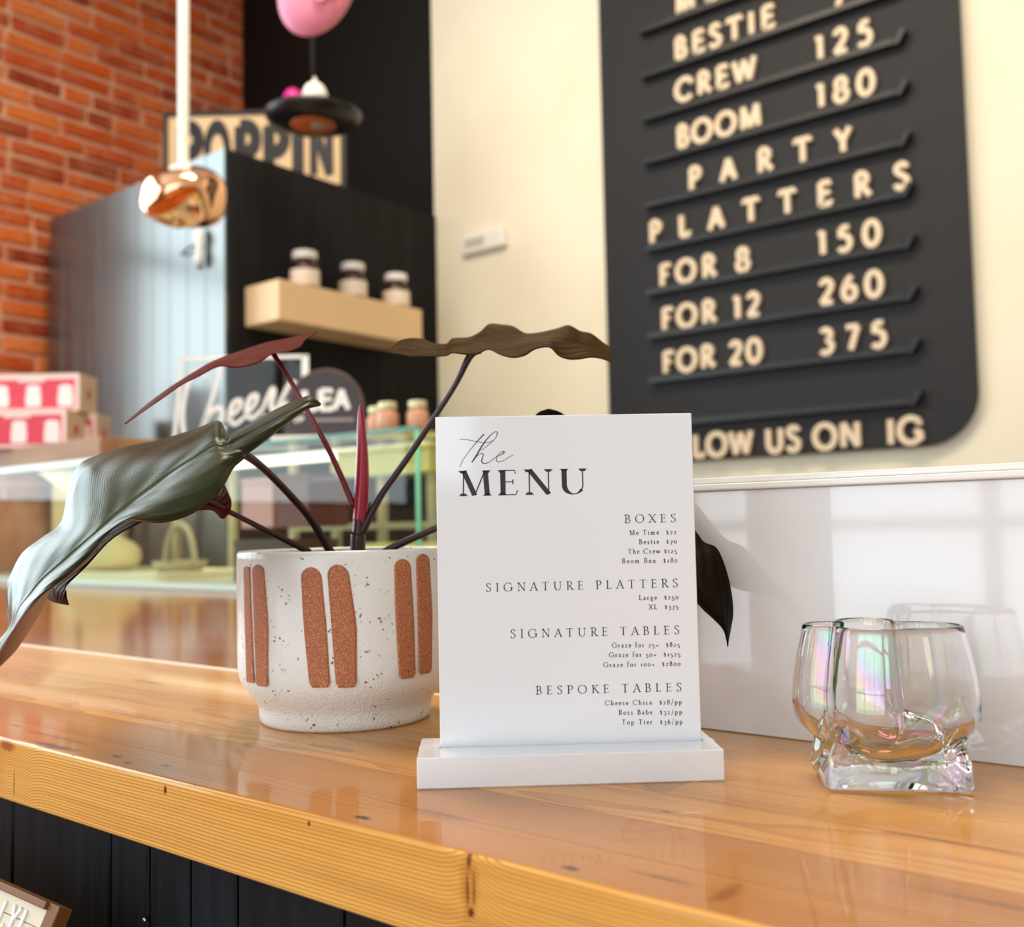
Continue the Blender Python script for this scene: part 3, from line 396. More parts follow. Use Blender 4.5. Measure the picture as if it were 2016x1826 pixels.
# glyph: advance, strokes (weight, points), serifs (x, y)   weight: None by direction, 't' thin, 'k' thick
G = {
'A': (.72, [('t', [(.04, 0), (.37, 1)]), ('k', [(.37, 1), (.68, 0)]), ('t', [(.15, .36), (.56, .36)])], [(.04, 0), (.68, 0)]),
'B': (.60, [('k', [(.14, 0), (.14, 1)]), (None, [(.14, 1), (.28, 1)]+E(.28, .76, .20, .24, 90, -90)+[(.14, .52)]), (None, [(.14, .52), (.30, .52)]+E(.30, .26, .25, .26, 90, -90)+[(.14, 0)])], [(.1, 0), (.1, 1)]),
'C': (.86, [(None, E(.48, .5, .43, .5, 42, 318, 28)), ('t', [(.80, .84), (.82, .70)])], []),
'E': (.58, [('k', [(.14, 0), (.14, 1)]), ('t', [(.14, .98), (.50, .98), (.52, .84)]), ('t', [(.14, .53), (.44, .53)]), ('t', [(.44, .62), (.44, .44)]), ('t', [(.14, .02), (.53, .02), (.57, .18)])], [(.12, 0), (.12, 1)]),
'F': (.54, [('k', [(.14, 0), (.14, 1)]), ('t', [(.14, .96), (.50, .96), (.52, .84)]), ('t', [(.14, .53), (.44, .53)])], [(.14, 0), (.12, 1)]),
'G': (.92, [(None, E(.48, .5, .43, .5, 42, 330, 28)), ('k', [(.84, .42), (.84, .08)]), ('t', [(.62, .42), (.88, .42)]), ('t', [(.80, .84), (.82, .70)])], [(.84, .40)]),
'I': (.28, [('k', [(.14, 0), (.14, 1)])], [(.14, 0), (.14, 1)]),
'K': (.70, [('k', [(.14, 0), (.14, 1)]), ('t', [(.14, .44), (.58, 1)]), ('k', [(.28, .60), (.68, 0)])], [(.14, 0), (.14, 1), (.58, 1), (.68, 0)]),
'L': (.56, [('k', [(.14, 0), (.14, 1)]), ('t', [(.14, .02), (.50, .02), (.54, .2)])], [(.14, 1), (.12, 0)]),
'M': (.98, [('t', [(.14, 0), (.16, 1)]), ('k', [(.16, 1), (.48, .02)]), ('t', [(.48, .02), (.80, 1)]), ('k', [(.81, 1), (.86, 0)])], [(.14, 0), (.13, 1), (.84, 1), (.86, 0)]),
'N': (.84, [('t', [(.14, 0), (.14, 1)]), ('k', [(.14, 1), (.72, .02)]), ('t', [(.72, 0), (.72, 1)])], [(.14, 0), (.11, 1), (.72, 1)]),
'O': (.96, [(None, E(.48, .5, .43, .5, 90, 450, 36))], []),
'P': (.58, [('k', [(.14, 0), (.14, 1)]), (None, [(.14, 1), (.30, 1)]+E(.30, .74, .24, .26, 90, -90)+[(.14, .48)])], [(.14, 0), (.1, 1)]),
'R': (.66, [('k', [(.14, 0), (.14, 1)]), (None, [(.14, 1), (.30, 1)]+E(.30, .75, .22, .25, 90, -90)+[(.14, .50)]), ('k', [(.30, .50), (.64, 0)])], [(.14, 0), (.1, 1), (.65, 0)]),
'S': (.54, [(None, SP((.46, .82), (.41, .95), (.28, 1), (.13, .94), (.08, .79), (.15, .65), (.28, .54), (.42, .42), (.48, .26), (.42, .08), (.26, 0), (.11, .05), (.05, .20)))], []),
'T': (.70, [('k', [(.35, 0), (.35, 1)]), ('t', [(.02, .84), (.05, .98), (.65, .98), (.68, .84)])], [(.35, 0)]),
'U': (.84, [('k', [(.14, 1), (.14, .36)]), (None, E(.42, .36, .28, .36, 180, 330, 16)), ('t', E(.42, .36, .28, .36, 325, 360, 6)+[(.70, 1)])], [(.14, 1), (.70, 1)]),
'W': (1.06, [('k', [(.04, 1), (.29, 0)]), ('t', [(.29, 0), (.53, .95)]), ('k', [(.53, .95), (.77, 0)]), ('t', [(.77, 0), (1.02, 1)])], [(.04, 1), (1.02, 1)]),
'X': (.70, [('k', [(.06, 1), (.64, 0)]), ('t', [(.62, 1), (.06, 0)])], [(.06, 1), (.64, 0), (.62, 1), (.06, 0)]),
'Y': (.68, [('k', [(.04, 1), (.34, .48)]), ('t', [(.64, 1), (.34, .48)]), ('k', [(.34, .5), (.34, 0)])], [(.04, 1), (.64, 1), (.34, 0)]),
'a': (.42, [(None, SP((.06, .50), (.14, .60), (.25, .58), (.29, .44), (.29, .10), (.38, .02))), (None, SP((.29, .36), (.14, .30), (.05, .18), (.10, .03), (.22, .04), (.29, .14)))], []),
'b': (.50, [('k', [(.11, 1), (.11, .04)]), (None, E(.27, .29, .18, .29, 150, -160, 20))], [(.08, 1)]),
'c': (.42, [(None, E(.25, .29, .20, .29, 50, 320, 20))], []),
'e': (.42, [(None, [(.08, .34), (.40, .34)]+E(.24, .30, .17, .29, 8, 318, 22))], []),
'f': (.32, [('k', [(.12, 0), (.12, .80)]), (None, SP((.12, .80), (.17, .97), (.28, 1.02), (.36, .94))), ('t', [(.02, .57), (.28, .57)])], [(.12, 0)]),
'g': (.46, [(None, E(.22, .38, .15, .20, 90, 450, 20)), (None, SP((.14, .20), (.08, .10), (.16, .03), (.34, 0), (.42, -.12), (.34, -.26), (.14, -.28), (.05, -.18), (.10, -.05))), ('t', [(.34, .55), (.44, .58)])], []),
'h': (.52, [('k', [(.11, 0), (.11, 1)]), (None, SP((.11, .42), (.20, .56), (.32, .58), (.39, .44), (.40, .2), (.40, 0)))], [(.08, 1), (.11, 0), (.40, 0)]),
'i': (.26, [('k', [(.13, 0), (.13, .57)]), ('k', [(.13, .78), (.13, .88)])], [(.13, 0), (.10, .57)]),
'm': (.80, [('k', [(.11, 0), (.11, .57)]), (None, SP((.11, .42), (.20, .56), (.31, .57), (.37, .44), (.38, .2), (.38, 0))), (None, SP((.38, .42), (.47, .56), (.58, .57), (.64, .44), (.65, .2), (.65, 0)))], [(.08, .57), (.11, 0), (.38, 0), (.65, 0)]),
'o': (.48, [(None, E(.24, .29, .19, .29, 90, 450, 24))], []),
'p': (.52, [('k', [(.11, -.34), (.11, .57)]), (None, E(.27, .29, .19, .29, 150, -160, 20))], [(.11, -.34), (.08, .57)]),
'r': (.36, [('k', [(.11, 0), (.11, .57)]), (None, SP((.11, .38), (.20, .55), (.32, .56)))], [(.08, .57), (.11, 0)]),
's': (.36, [(None, SP((.28, .48), (.20, .58), (.09, .53), (.09, .40), (.20, .31), (.29, .20), (.25, .04), (.14, 0), (.05, .10)))], []),
't': (.30, [(None, [(.13, .76), (.13, .14)]+E(.22, .13, .09, .13, 180, 300, 8)), ('t', [(.03, .57), (.26, .57)])], []),
'w': (.72, [('k', [(.04, .57), (.20, 0)]), ('t', [(.20, 0), (.36, .54)]), ('k', [(.36, .54), (.52, 0)]), ('t', [(.52, 0), (.68, .57)])], [(.04, .57), (.68, .57)]),
'x': (.46, [('k', [(.05, .57), (.42, 0)]), ('t', [(.40, .57), (.05, 0)])], [(.05, .57), (.42, 0), (.40, .57), (.05, 0)]),
'z': (.42, [('t', [(.06, .44), (.07, .56), (.37, .56)]), (None, [(.37, .57), (.05, .02)]), ('t', [(.05, .02), (.37, .02), (.39, .16)])], []),
'0': (.68, [(None, E(.34, .5, .28, .5, 90, 450, 30))], []),
'1': (.36, [('k', [(.20, 0), (.20, 1)]), ('t', [(.20, .98), (.05, .84)])], [(.20, 0)]),
'2': (.58, [(None, E(.28, .72, .21, .28, 165, -10, 14)+[(.40, .48), (.05, .03)]), ('t', [(.05, .03), (.53, .03)])], []),
'3': (.58, [(None, E(.27, .75, .19, .25, 150, -90, 14)), (None, E(.26, .26, .24, .27, 90, -145, 16))], []),
'5': (.58, [('t', [(.47, .97), (.15, .97)]), (None, [(.15, .97), (.12, .56)]), (None, E(.26, .31, .24, .32, 122, -145, 18))], []),
'6': (.62, [(None, SP((.42, 1), (.22, .78), (.09, .5), (.07, .3))), (None, E(.31, .30, .24, .30, 90, 450, 24))], []),
'7': (.56, [('t', [(.05, .97), (.52, .97)]), ('k', [(.52, .97), (.20, 0)])], []),
'8': (.62, [(None, E(.31, .76, .19, .24, 90, 450, 24)), (None, E(.31, .27, .24, .27, 90, 450, 24))], []),
'$': (.46, [(None, SP((.36, .62), (.25, .70), (.11, .64), (.10, .50), (.22, .40), (.36, .28), (.33, .10), (.21, .03), (.07, .12))), ('t', [(.23, .82), (.23, -.09)])], []),
'+': (.50, [('k', [(.06, .26), (.42, .26)]), ('k', [(.24, .44), (.24, .08)])], []),
'/': (.40, [('t', [(.04, -.2), (.34, 1.08)])], []),
'!': (.26, [('k', [(.13, .28), (.13, 1)]), ('k', [(.13, .0), (.13, .12)])], []),
' ': (.30, [], []),
}
OLD = {'0': (.60, .0, .72), '1': (.58, .0, .8), '2': (.60, .0, .76), '3': (.86, -.26, .76), '5': (.86, -.26, .76), '7': (.86, -.26, .76), '6': (.94, 0, .78), '8': (.94, 0, .78)}
def ribbon(pts, ws):
    """centre line -> quads (list of 4 xy points)"""
    n = len(pts); L = []; R = []
    for i in range(n):
        a, b = pts[max(i-1, 0)], pts[min(i+1, n-1)]; dx, dy = b[0]-a[0], b[1]-a[1]; q = sqrt(dx*dx+dy*dy) or 1
        nx, ny = -dy/q, dx/q; w = ws[i]/2; L.append((pts[i][0]+nx*w, pts[i][1]+ny*w)); R.append((pts[i][0]-nx*w, pts[i][1]-ny*w))
    return [(R[i], R[i+1], L[i+1], L[i]) for i in range(n-1)]
def glyph_quads(ch, thick, thin, serif=True, mono=False, old=False):
    adv, strokes, ser = G[ch]; sy, oy, sx = (1, 0, 1)
    if old and ch in OLD: sy, oy, sx = OLD[ch]
    out = []
    for w, pts in strokes:
        pts = [(x*sx, y*sy+oy) for x, y in pts]
        if mono: ws = [thick]*len(pts)
        elif w == 'k': ws = [thick]*len(pts)
        elif w == 't': ws = [thin]*len(pts)
        else:
            ws = []
            for i in range(len(pts)):
                a, b = pts[max(i-1, 0)], pts[min(i+1, len(pts)-1)]; ph = math.atan2(b[1]-a[1], b[0]-a[0])
                ws.append(thin + (thick-thin)*abs(sin(ph-radians(12)))**2.2)
        if mono and len(pts) > 1:                        # square off both ends a little longer
            pass
        out += ribbon(pts, ws)
    if serif and not mono:
        for x, y in ser:
            x, y = x*sx, y*sy+oy; s = 1 if (y < .45 + oy) else -1; hw = .13 if sy == 1 else .10
            out.append(((x-hw, y), (x+hw, y), (x+hw, y+s*thin*.9), (x-hw, y+s*thin*.9)))
            out.append(((x-hw*.75, y+s*thin*.9), (x+hw*.75, y+s*thin*.9), (x+thick*.5, y+s*.10), (x-thick*.5, y+s*.10)))   # bracket
    return out, adv*sx
def layout(txt, h, width, thick, thin, old=False, mono=False, xs=1):
    """quads per glyph, tracked out so that the line fills the width (metres)"""
    gl = [glyph_quads(c, thick, thin, old=old, mono=mono) for c in txt]; nat = sum(a for _, a in gl)*h*xs; k = max(len(txt)-1, 1)
    sp = (width-nat)/k; x = 0; out = []
    for q, a in gl:
        out.append([[(x+px*h*xs, py*h) for px, py in quad] for quad in q]); x += a*h*xs + sp
    return out

# ================================================================== menu sign
BLx, BLy = -.3355, .3418; D1 = Vector((.7542, .6567, 0)); N1 = Vector((-.6567, .7542, 0))
MS = Matrix(((D1.x, N1.x, 0, BLx), (D1.y, N1.y, 0, BLy), (0, 0, 1, 0), (0, 0, 0, 1)))   # local: x along the sign, y away from the camera, z up
sign = thing('menu_sign', 'white acrylic table sign headed the MENU standing in a white block base', 'sign', MS @ Vector((.0715, .022, 0)))
m = MB(); m.box((0, 0, 0), (.1430, .0200, .0144), bev=.0005, M=MS); m.box((0, .0262, 0), (.1430, .0440, .0144), bev=.0005, M=MS); m.box((.0002, .0199, 0), (.1428, .0263, .004), M=MS)
m.box((0, .0199, 0), (.0098, .0263, .0144), M=MS); m.box((.1378, .0199, 0), (.1430, .0263, .0144), M=MS)
m.build('base', M_ACR, sign)
m = MB(); m.box((.0101, .0226, .0042), (.1374, .0256, .1747), bev=.0003, M=MS); plate = m.build('plate', M_ACR, sign)
MT = MS @ Matrix(((1, 0, 0, 0), (0, 0, 1, 0), (0, 1, 0, 0), (0, 0, 0, 1)))               # text xy -> sign x, z
for txt, A, B, h, kind in SIGN_TEXT:
    tk, tn = {'big': (.155, .036), 'head': (.105, .052), 'small': (.135, .082)}[kind]
    m = MB(); dx, dz = B[0]-A[0], B[1]-A[1]; ang = math.atan2(dz, dx)
    rows = layout(txt, h, sqrt(dx*dx+dz*dz), tk, tn, old=(kind == 'small'), xs={'big': 1.31, 'head': 1.14, 'small': 1.12}[kind])
    Ml = MT @ Matrix.Translation((A[0], A[1], 0)) @ Matrix.Rotation(ang, 4, 'Z')
    for g in rows:
        for q in g: m.prism(q, .02252, .02262, Ml)
    m.build('lettering', M_INK, plate)
m = MB()
for st in THE:
    P = catmull([list(p) for p in st], 6); 
    for q in ribbon([(p[0], p[1]) for p in P], [max(p[2], .00025) for p in P]): m.prism(q, .02252, .02262, MT)
m.build('lettering', M_INK, plate)

# ================================================================== plant pot
PX, PY = -.502, .4478
pot = thing('plant_pot', 'round speckled white ceramic pot with pairs of bare terracotta stripes', 'plant pot', (PX, PY, 0))
prof = [(.048, .0), (.0525, .0003), (.0540, .002), (.0544, .006), (.0546, .0100), (.0556, .0122), (.0580, .0155), (.0615, .0200), (.0650, .0250), (.0668, .0300), (.0676, .0360), (.0679, .05), (.0681, .08), (.0680, .1030), (.0678, .1062), (.0668, .1078), (.0652, .1078), (.0643, .1060), (.0640, .09), (.063, .03), (.02, .02)]
m = MB(); m.lathe(prof, (PX, PY, 0), 96); m.build('bowl', M_POT, pot)
def stripe(rows):
    m = MB(); g = []
    for z, a0, a1 in rows:
        if abs(a1-a0) > pi: a1 += 2*pi if a1 < a0 else -2*pi
        g.append([(PX+.06830*cos(a0+(a1-a0)*k/8), PY+.06830*sin(a0+(a1-a0)*k/8), z+random.uniform(-.0001, .0001)) for k in range(9)])
    m.grid(g); o = m.build('stripe', M_TERRA, pot); md = o.modifiers.new('solid', 'SOLIDIFY'); md.thickness = .0004; md.offset = 0; return o
for rws in STRIPES: stripe(rws)
base_rows = STRIPES[3]; ctr = (base_rows[6][1]+base_rows[6][2])/2
for pair in (1.95, 2.75, 3.55, 4.35):                                # the pairs round the back
    for s in (-.19, .19):
        stripe([[z, a0-ctr+ctr+pair+s, a1-ctr+ctr+pair+s] for z, a0, a1 in base_rows])
m = MB(); m.lathe([(.0, .099), (.03, .1), (.0636, .098), (.0636, .09)], (PX, PY, 0), 40, cap=False)
for v in m.bm.verts: v.co.z += random.uniform(-.001, .001)
m.build('soil', M_SOIL, pot)

# ================================================================== plant
plant = thing('potted_plant', 'dark philodendron with long drooping leaves and one crimson shoot', 'plant', (PX, PY, .097))
def leaf(rows, top, under, nm='leaf', sub=5, label=None, arch=0, ripple=0):
    R = [catmull(r, sub) for r in rows]                              # across
    cols = list(zip(*R)); cols = [catmull([list(p) for p in c], sub) for c in cols]
    R = list(zip(*cols)); m = MB(); uvl = m.bm.loops.layers.uv.new('UVMap'); vv = []; nr = len(R); nc = len(R[0])
    for i, r in enumerate(R):                                        # each half of the blade arches away from the midrib
        u = i/(nr-1); r = list(r); R[i] = r
        for j in range(nc):
            h = abs(2*j/(nc-1)-1); k = arch*sin(pi*h)*sin(pi*u)**.6 + ripple*h*sin(u*34+(1.3 if j > nc/2 else 0))*sin(pi*u)
            p = Vector(r[j]); r[j] = tuple(p + (Vector((0, 0, .12))-p).normalized()*k)
    for i, r in enumerate(R): vv.append([m.bm.verts.new(p) for p in r])
    for i in range(nr-1):
        for j in range(nc-1):
            try: f = m.bm.faces.new((vv[i][j], vv[i][j+1], vv[i+1][j+1], vv[i+1][j]))
            except ValueError: continue
            f.smooth = True
            for lp, (a, b) in zip(f.loops, ((i, j), (i, j+1), (i+1, j+1), (i+1, j))): lp[uvl].uv = (a/(nr-1), b/(nc-1))
    o = m.build(nm, [top, under], plant, recalc=False)
    s = o.modifiers.new('solid', 'SOLIDIFY'); s.thickness = .0005; s.offset = 0; s.material_offset = 1; s.material_offset_rim = 1
    if label: o['label'] = label
    return o
leaf(LEAF_A, M_UNDERP, M_LEAF, label='large dark green drooping leaf', arch=.012, ripple=.0009)
leaf(LEAF_A_CURL, M_UNDERP, M_UNDERP, 'leaf_tip', label='pink underside of the curled leaf tip')
leaf(LEAF_B, M_LEAFB, M_UNDER, label='slender maroon leaf seen from below')
leaf(LEAF_C, M_LEAFB, M_LEAFB, label='wavy bronze leaf held level', arch=.003, ripple=.001)
leaf(LEAF_D, M_LEAFD, M_UNDER, label='nearly black leaf hanging behind the menu sign')
leaf(LEAF_E, M_UNDER, M_UNDER, label='maroon leaf curled under the large green one')
for k, mt in (('B', M_STEMR), ('C', M_STEM), ('A', M_STEM), ('E', M_STEM), ('D', M_STEM)):
    P = [list(p[:3])+[p[3]*1.3] for p in catmull(PETIOLES[k], 5)]
    m = MB(); m.tube(P, .0015, 10); m.build('stalk', mt, plant, smooth=True)
m = MB(); P = catmull(PETIOLES['SPIKE'], 5); m.tube(P, .0015, 12)
for s in (-1, 1):
    m.tube([(p[0]+s*.0011*(.3+p[3]*300)*D1.x, p[1]+s*.0011*(.3+p[3]*300)*D1.y, p[2]-.004, p[3]*.62) for p in P[6:]], .001, 10)
o = m.build('shoot', M_SPIKE, plant, smooth=True); o['label'] = 'crimson rolled new shoot'
m = MB(); m.tube(catmull(PETIOLES['STUB'], 4), .004, 14); m.build('stem', M_STEM, plant, smooth=True)

# ================================================================== glass vase
gc = Vector((-.1560, .4608, 0)); 
gdir = Vector((.0540, .0310, 0)).normalized(); gn = Vector((-gdir.y, gdir.x, 0)); VC = gc + gn*.0300
def interp(t, pts):
    n_ = len(pts)
    for i in range(n_-1):
        if t <= pts[i+1][0] or i == n_-2:
            a, b = pts[i], pts[i+1]; f = max(0, min(1, (t-a[0])/(b[0]-a[0])))
            sl = lambda j: (pts[min(j+1, n_-1)][1]-pts[max(j-1, 0)][1])/(pts[min(j+1, n_-1)][0]-pts[max(j-1, 0)][0])
            h = b[0]-a[0]; return (2*f**3-3*f*f+1)*a[1] + (f**3-2*f*f+f)*h*sl(i) + (3*f*f-2*f**3)*b[1] + (f**3-f*f)*h*sl(i+1)
def interp_old(t, pts):
    for (a, x), (b, y) in zip(pts[:-1], pts[1:]):
        if t <= b: 
            f = (t-a)/(b-a) if b > a else 0; f = max(0, min(1, f)); f = f*f*(3-2*f); return x+(y-x)*f
    return pts[-1][1]
FZ = [(0, .0310), (.0025, .0310), (.006, .0278), (.010, .0272), (.016, .0300), (.026, .0348), (.040, .0358), (.055, .0335), (.0705, .0285)]
KZ = [(0, .0405), (.0025, .0418), (.012, .0412), (.022, .0418), (.033, .0432), (.043, .0440), (.056, .0430), (.0705, .0405)]
LB = radians(-15); LOBES = [((-.0245, -.0075), .0118), ((.0190, -.0035), .0172), ((-.0095, .0145), .0140), ((-.001, -.0085), .0220)]
SZ = [(0, .86), (.010, .95), (.020, 1.02), (.032, 1.075), (.042, 1.085), (.056, 1.05), (.0705, .98)]
def lob(a, z):
    dx, dy = cos(a-LB), sin(a-LB); t = 0
    for (cx, cy), r in LOBES:
        r = r + .004*(1-min(1, z/.07)); d = dx*cx+dy*cy; q = r*r-cx*cx-cy*cy+d*d
        if q > 0:
            e = d+sqrt(q)
            if e > 0: t += e**16
    return max(.012, t**(1/16))*interp(z, SZ)
FT = [(0, .0310), (.002, .0318), (.005, .0305), (.010, .0280), (.016, .0285), (.024, .031), (.1, .033)]
KT = [(0, .0430), (.002, .0442), (.014, .0440), (.026, .0425), (.1, .042)]
def rout(a, z):
    c, s = abs(cos(a)), abs(sin(a)); sq = 1/((c**16+s**16)**(1/16)); leg = min(1, (sq-1)/.37)**(1+85*z)
    foot = interp(z, FT)*(1-leg)+interp(z, KT)*leg; w = max(0, min(1, (z-.012)/.017)); w = w*w*(3-2*w)
    return foot*(1-w)+lob(a, z)*w
m = MB(); n = 144; rows = []
for z in [0, .0006, .002, .005, .009, .014, .019, .024, .029, .034, .039, .044, .049, .054, .059, .064, .068, .0700]:
    k = {0: .95, .0006: .985}.get(z, 1)
    rows.append([VC + gdir*(rout(2*pi*q/n, z)*k*cos(2*pi*q/n)) + gn*(rout(2*pi*q/n, z)*k*sin(2*pi*q/n)) + Vector((0, 0, z)) for q in range(n)])
rim = rows[-1]
def inner(z):
    s = 1 if z > .034 else sqrt(max(0, 1-((.034-z)/.0262)**2)); zz = max(z, .02)
    out = []
    for q in range(n):
        a = 2*pi*q/n; r = (rout(a, zz) if z > .034 else lob(a, zz))-.0019;         rr = r*s if z >= .034 else (r*(z/.034)**.5+.036*(1-(z/.034)**.5))*s
        out.append(VC + gdir*(rr*cos(a)) + gn*(rr*sin(a)) + Vector((0, 0, z)))
    return out
rows.append([VC+(p-VC-Vector((0, 0, p.z)))*.985+Vector((0, 0, .0707)) for p in rim]); rows.append([VC+(p-VC-Vector((0, 0, p.z)))*.955+Vector((0, 0, .0707)) for p in rim])
for z in [.0700, .066, .061, .056, .051, .046, .041, .036, .031, .027, .023, .019, .0155, .0125, .0100, .0086, .0080]: rows.append(inner(z))
def seat(p):                                                          # the foot is shallower than it is wide and the bowl sits a little to the right of it
    q = p-VC; x, y, z = q.dot(gdir), q.dot(gn), q.z; w = max(0, min(1, z/.03)); w = w*w*(3-2*w)
    if y > 0: y *= .6+.4*w
    return VC + gdir*(x + .0012*w) + gn*y + Vector((0, 0, z))
rows = [[seat(p) for p in r] for r in rows]
m.grid(rows, closed=True, cap=True); o = m.build('glass_vase', M_VASE, None, smooth=True)
tag(o, 'small iridescent clear glass vase with four-lobed rim and square foot', 'vase')
for v in o.data.vertices: v.co -= VC
o.location = VC + Vector((0, 0, .0002))

# ================================================================== wall menu board
bx0, bx1, bz0, bz1, R_ = -1.777, -.682, .307, 2.40, .135
board = thing('menu_board', 'tall charcoal wall menu board with rounded corners, rows of ledges and pale wooden letters', 'menu board', (-1.23, 2.70, .307))
poly = [(bx0+R_+R_*cos(a), bz0+R_+R_*sin(a)) for a in [pi+k*pi/24 for k in range(13)]] + [(bx1-R_+R_*cos(a), bz0+R_+R_*sin(a)) for a in [1.5*pi+k*pi/24 for k in range(13)]] + \
       [(bx1-R_+R_*cos(a), bz1-R_+R_*sin(a)) for a in [k*pi/24 for k in range(13)]] + [(bx0+R_+R_*cos(a), bz1-R_+R_*sin(a)) for a in [pi/2+k*pi/24 for k in range(13)]]
MW = Matrix(((1, 0, 0, 0), (0, 0, 1, 0), (0, 1, 0, 0), (0, 0, 0, 1)))   # xy(+depth) -> X, Z (Y)
m = MB(); m.prism(poly, 2.700, 2.7265, MW); m.build('panel', M_BOARD, board)
for z in LEDGE_Z + [LEDGE_Z[0]+.1375]:
    m = MB(); m.box((-1.612, 2.672, z-.008), (-.838, 2.7002, z-.002)); m.box((-1.612, 2.672, z-.002), (-.838, 2.676, z+.008)); 
    m.prism([(-.842, z-.010), (-.826, z-.010), (-.806, z+.022), (-.818, z+.030)], 2.674, 2.7002, MW); m.build('ledge', M_LEDGE, board)
for txt, A, B in BOARD_TEXT:
    w = B[0]-A[0]; h = .0660; dz = (B[2]-A[2])/max(w, .01); rows = layout(txt, h, w, .235, .235, mono=True)
    for ch, g in zip(txt, rows):
        if ch == ' ': continue
        m = MB()
        for k, q in enumerate(g): m.prism([(A[0]+x, (A[2]+B[2])/2+.002+y*.97) for x, y in q], 2.686-(k % 5)*.00005, 2.7003, MW)
        m.build('letter', M_LETTER, board)

# thermostat on the cream wall
t = thing('wall_thermostat', 'small white rectangular thermostat on the cream wall left of the menu board', 'thermostat', (-2.29, 2.72, 1.13))
m = MB(); m.box((-2.395, 2.702, 1.098), (-2.195, 2.7268, 1.165), bev=.006, seg=2); m.build('case', M_WHITEWALL, t)
m = MB(); m.box((-2.375, 2.7000, 1.118), (-2.285, 2.7022, 1.148)); m.build('display', simple('grey_display', (196, 190, 176), .3), t)

# ================================================================== black boarded cabinet
tower = thing('black_cabinet', 'tall black cabinet faced with vertical boards beside the brick wall', 'cabinet', (-3.07, 2.26, ZF))
TZ = 1.275
m = MB(); m.box((-3.598, 1.812, ZF), (-2.548, 2.726, TZ)); m.build('body', M_BLKW, tower)
for k in range(11):
    a = -3.600+k*1.064/11; m = MB(); m.box((a+.0008, 1.800, ZF), (a+1.064/11-.0008, 1.812, TZ), bev=.001); m.build('board', M_DOOR, tower)
for k in range(9):
    a = 1.8125+k*.9135/9; m = MB(); m.box((-2.548, a+.0008, ZF), (-2.536, a+.9135/9-.0008, TZ), bev=.001); m.build('board', M_BLK, tower)
t = thing('cabinet_pull', 'small white drop handle with a dark shadow strip on the lit face of the black cabinet', 'handle', (-2.65, 1.79, .99))
m = MB(); m.box((-2.668, 1.7905, .925), (-2.656, 1.8, 1.045), bev=.003); m.build('bracket', M_LEDGE, t)  # dark strip modelled in place of the shadow left of the handle
m = MB(); m.tube([(-2.640, 1.785, 1.045, .008), (-2.638, 1.780, 1.02, .014), (-2.640, 1.783, .985, .009), (-2.640, 1.780, .955, .014), (-2.640, 1.785, .930, .008)], .01, 12); m.build('grip', M_WHITEWALL, t)
m = MB(); m.tube([(-2.656, 1.793, 1.0), (-2.70, 1.782, .995), (-2.75, 1.792, .985)], .004, 8); m.build('latch', M_LEDGE, t)

# floating shelf on the cabinet side
m = MB(); m.box((-2.5355, 1.871, .739), (-2.374, 2.475, .861), bev=.004, seg=2); shelf = m.build('floating_shelf', M_SHELF)
tag(shelf, 'thick pale wooden box shelf fixed to the black cabinet side', 'shelf')
M_CHOC = simple('dark_chocolate_spread', (58, 26, 16), .15); M_LBL = simple('cream_label', (232, 214, 196), .5); M_LID = simple('white_lid', (228, 226, 222), .35)
M_PBROWN = simple('pinkish_spice', (204, 150, 118), .3); M_TAN = simple('tan_print', (214, 180, 150), .5)
def spread_jar(loc, label, grp):
    t = thing('spread_jar', label, 'jar', loc, grp); x, y, z = loc
    m = MB(); m.lathe([(.036, 0), (.043, .004), (.045, .012), (.045, .062), (.043, .074), (.036, .086), (.032, .092), (.032, .098)], loc, 32); m.build('body', M_CHOC, t, smooth=True)
    m = MB(); m.lathe([(.0455, .012), (.0460, .014), (.0460, .060), (.0455, .062)], loc, 32, cap=False); m.build('label', M_LBL, t)
    m = MB(); m.lathe([(.037, .0975), (.0385, .100), (.0385, .120), (.037, .123), (.001, .1235)], loc, 32); m.build('lid', M_LID, t)
for (x, y, z), lb in zip(((0, 2.03, 0), (0, 2.229, 0), (0, 2.425, 0)), ('nearest chocolate spread jar on the pale shelf, at its open end', 'middle one of three white-lidded chocolate spread jars on the pale shelf', 'chocolate spread jar on the pale shelf farthest from the open shelf end')):
    spread_jar((-2.447, y, .8612), lb, 'chocolate spread jars on the shelf')

# shop sign standing on the cabinet top
ang = math.atan2(.39, .49); MSg = Matrix.Translation((-3.030, 1.905, TZ+.0005)) @ Matrix.Rotation(ang, 4, 'Z')
ps = thing('cabinet_top_sign', 'cream sign with tall black letters in a black frame on top of the black cabinet', 'sign', MSg @ Vector((.31, .01, 0)))
m = MB()
for a, b in (((0, 0, 0), (.620, .030, .014)), ((0, 0, .264), (.620, .030, .278)), ((0, 0, .014), (.014, .030, .264)), ((.602, 0, .014), (.620, .030, .264))): m.box(a, b, M=MSg)
m.build('frame', M_LEDGE, ps)
m = MB(); m.box((.014, .008, .014), (.602, .020, .264), M=MSg); pn = m.build('panel', M_SHELF, ps)
MSt = MSg @ MW
x = .045
for ch in 'POPPIN':
    q, adv = glyph_quads(ch, .28, .28, mono=True); m = MB(); wd = {'I': .04}.get(ch, .078)
    for i, g in enumerate(q): m.prism([(x+px*(wd/adv), .050+py*.175) for px, py in g], .0045-(i % 4)*.0001, .0082, MSt)
    m.build('letter', M_LEDGE, pn); x += wd+.020

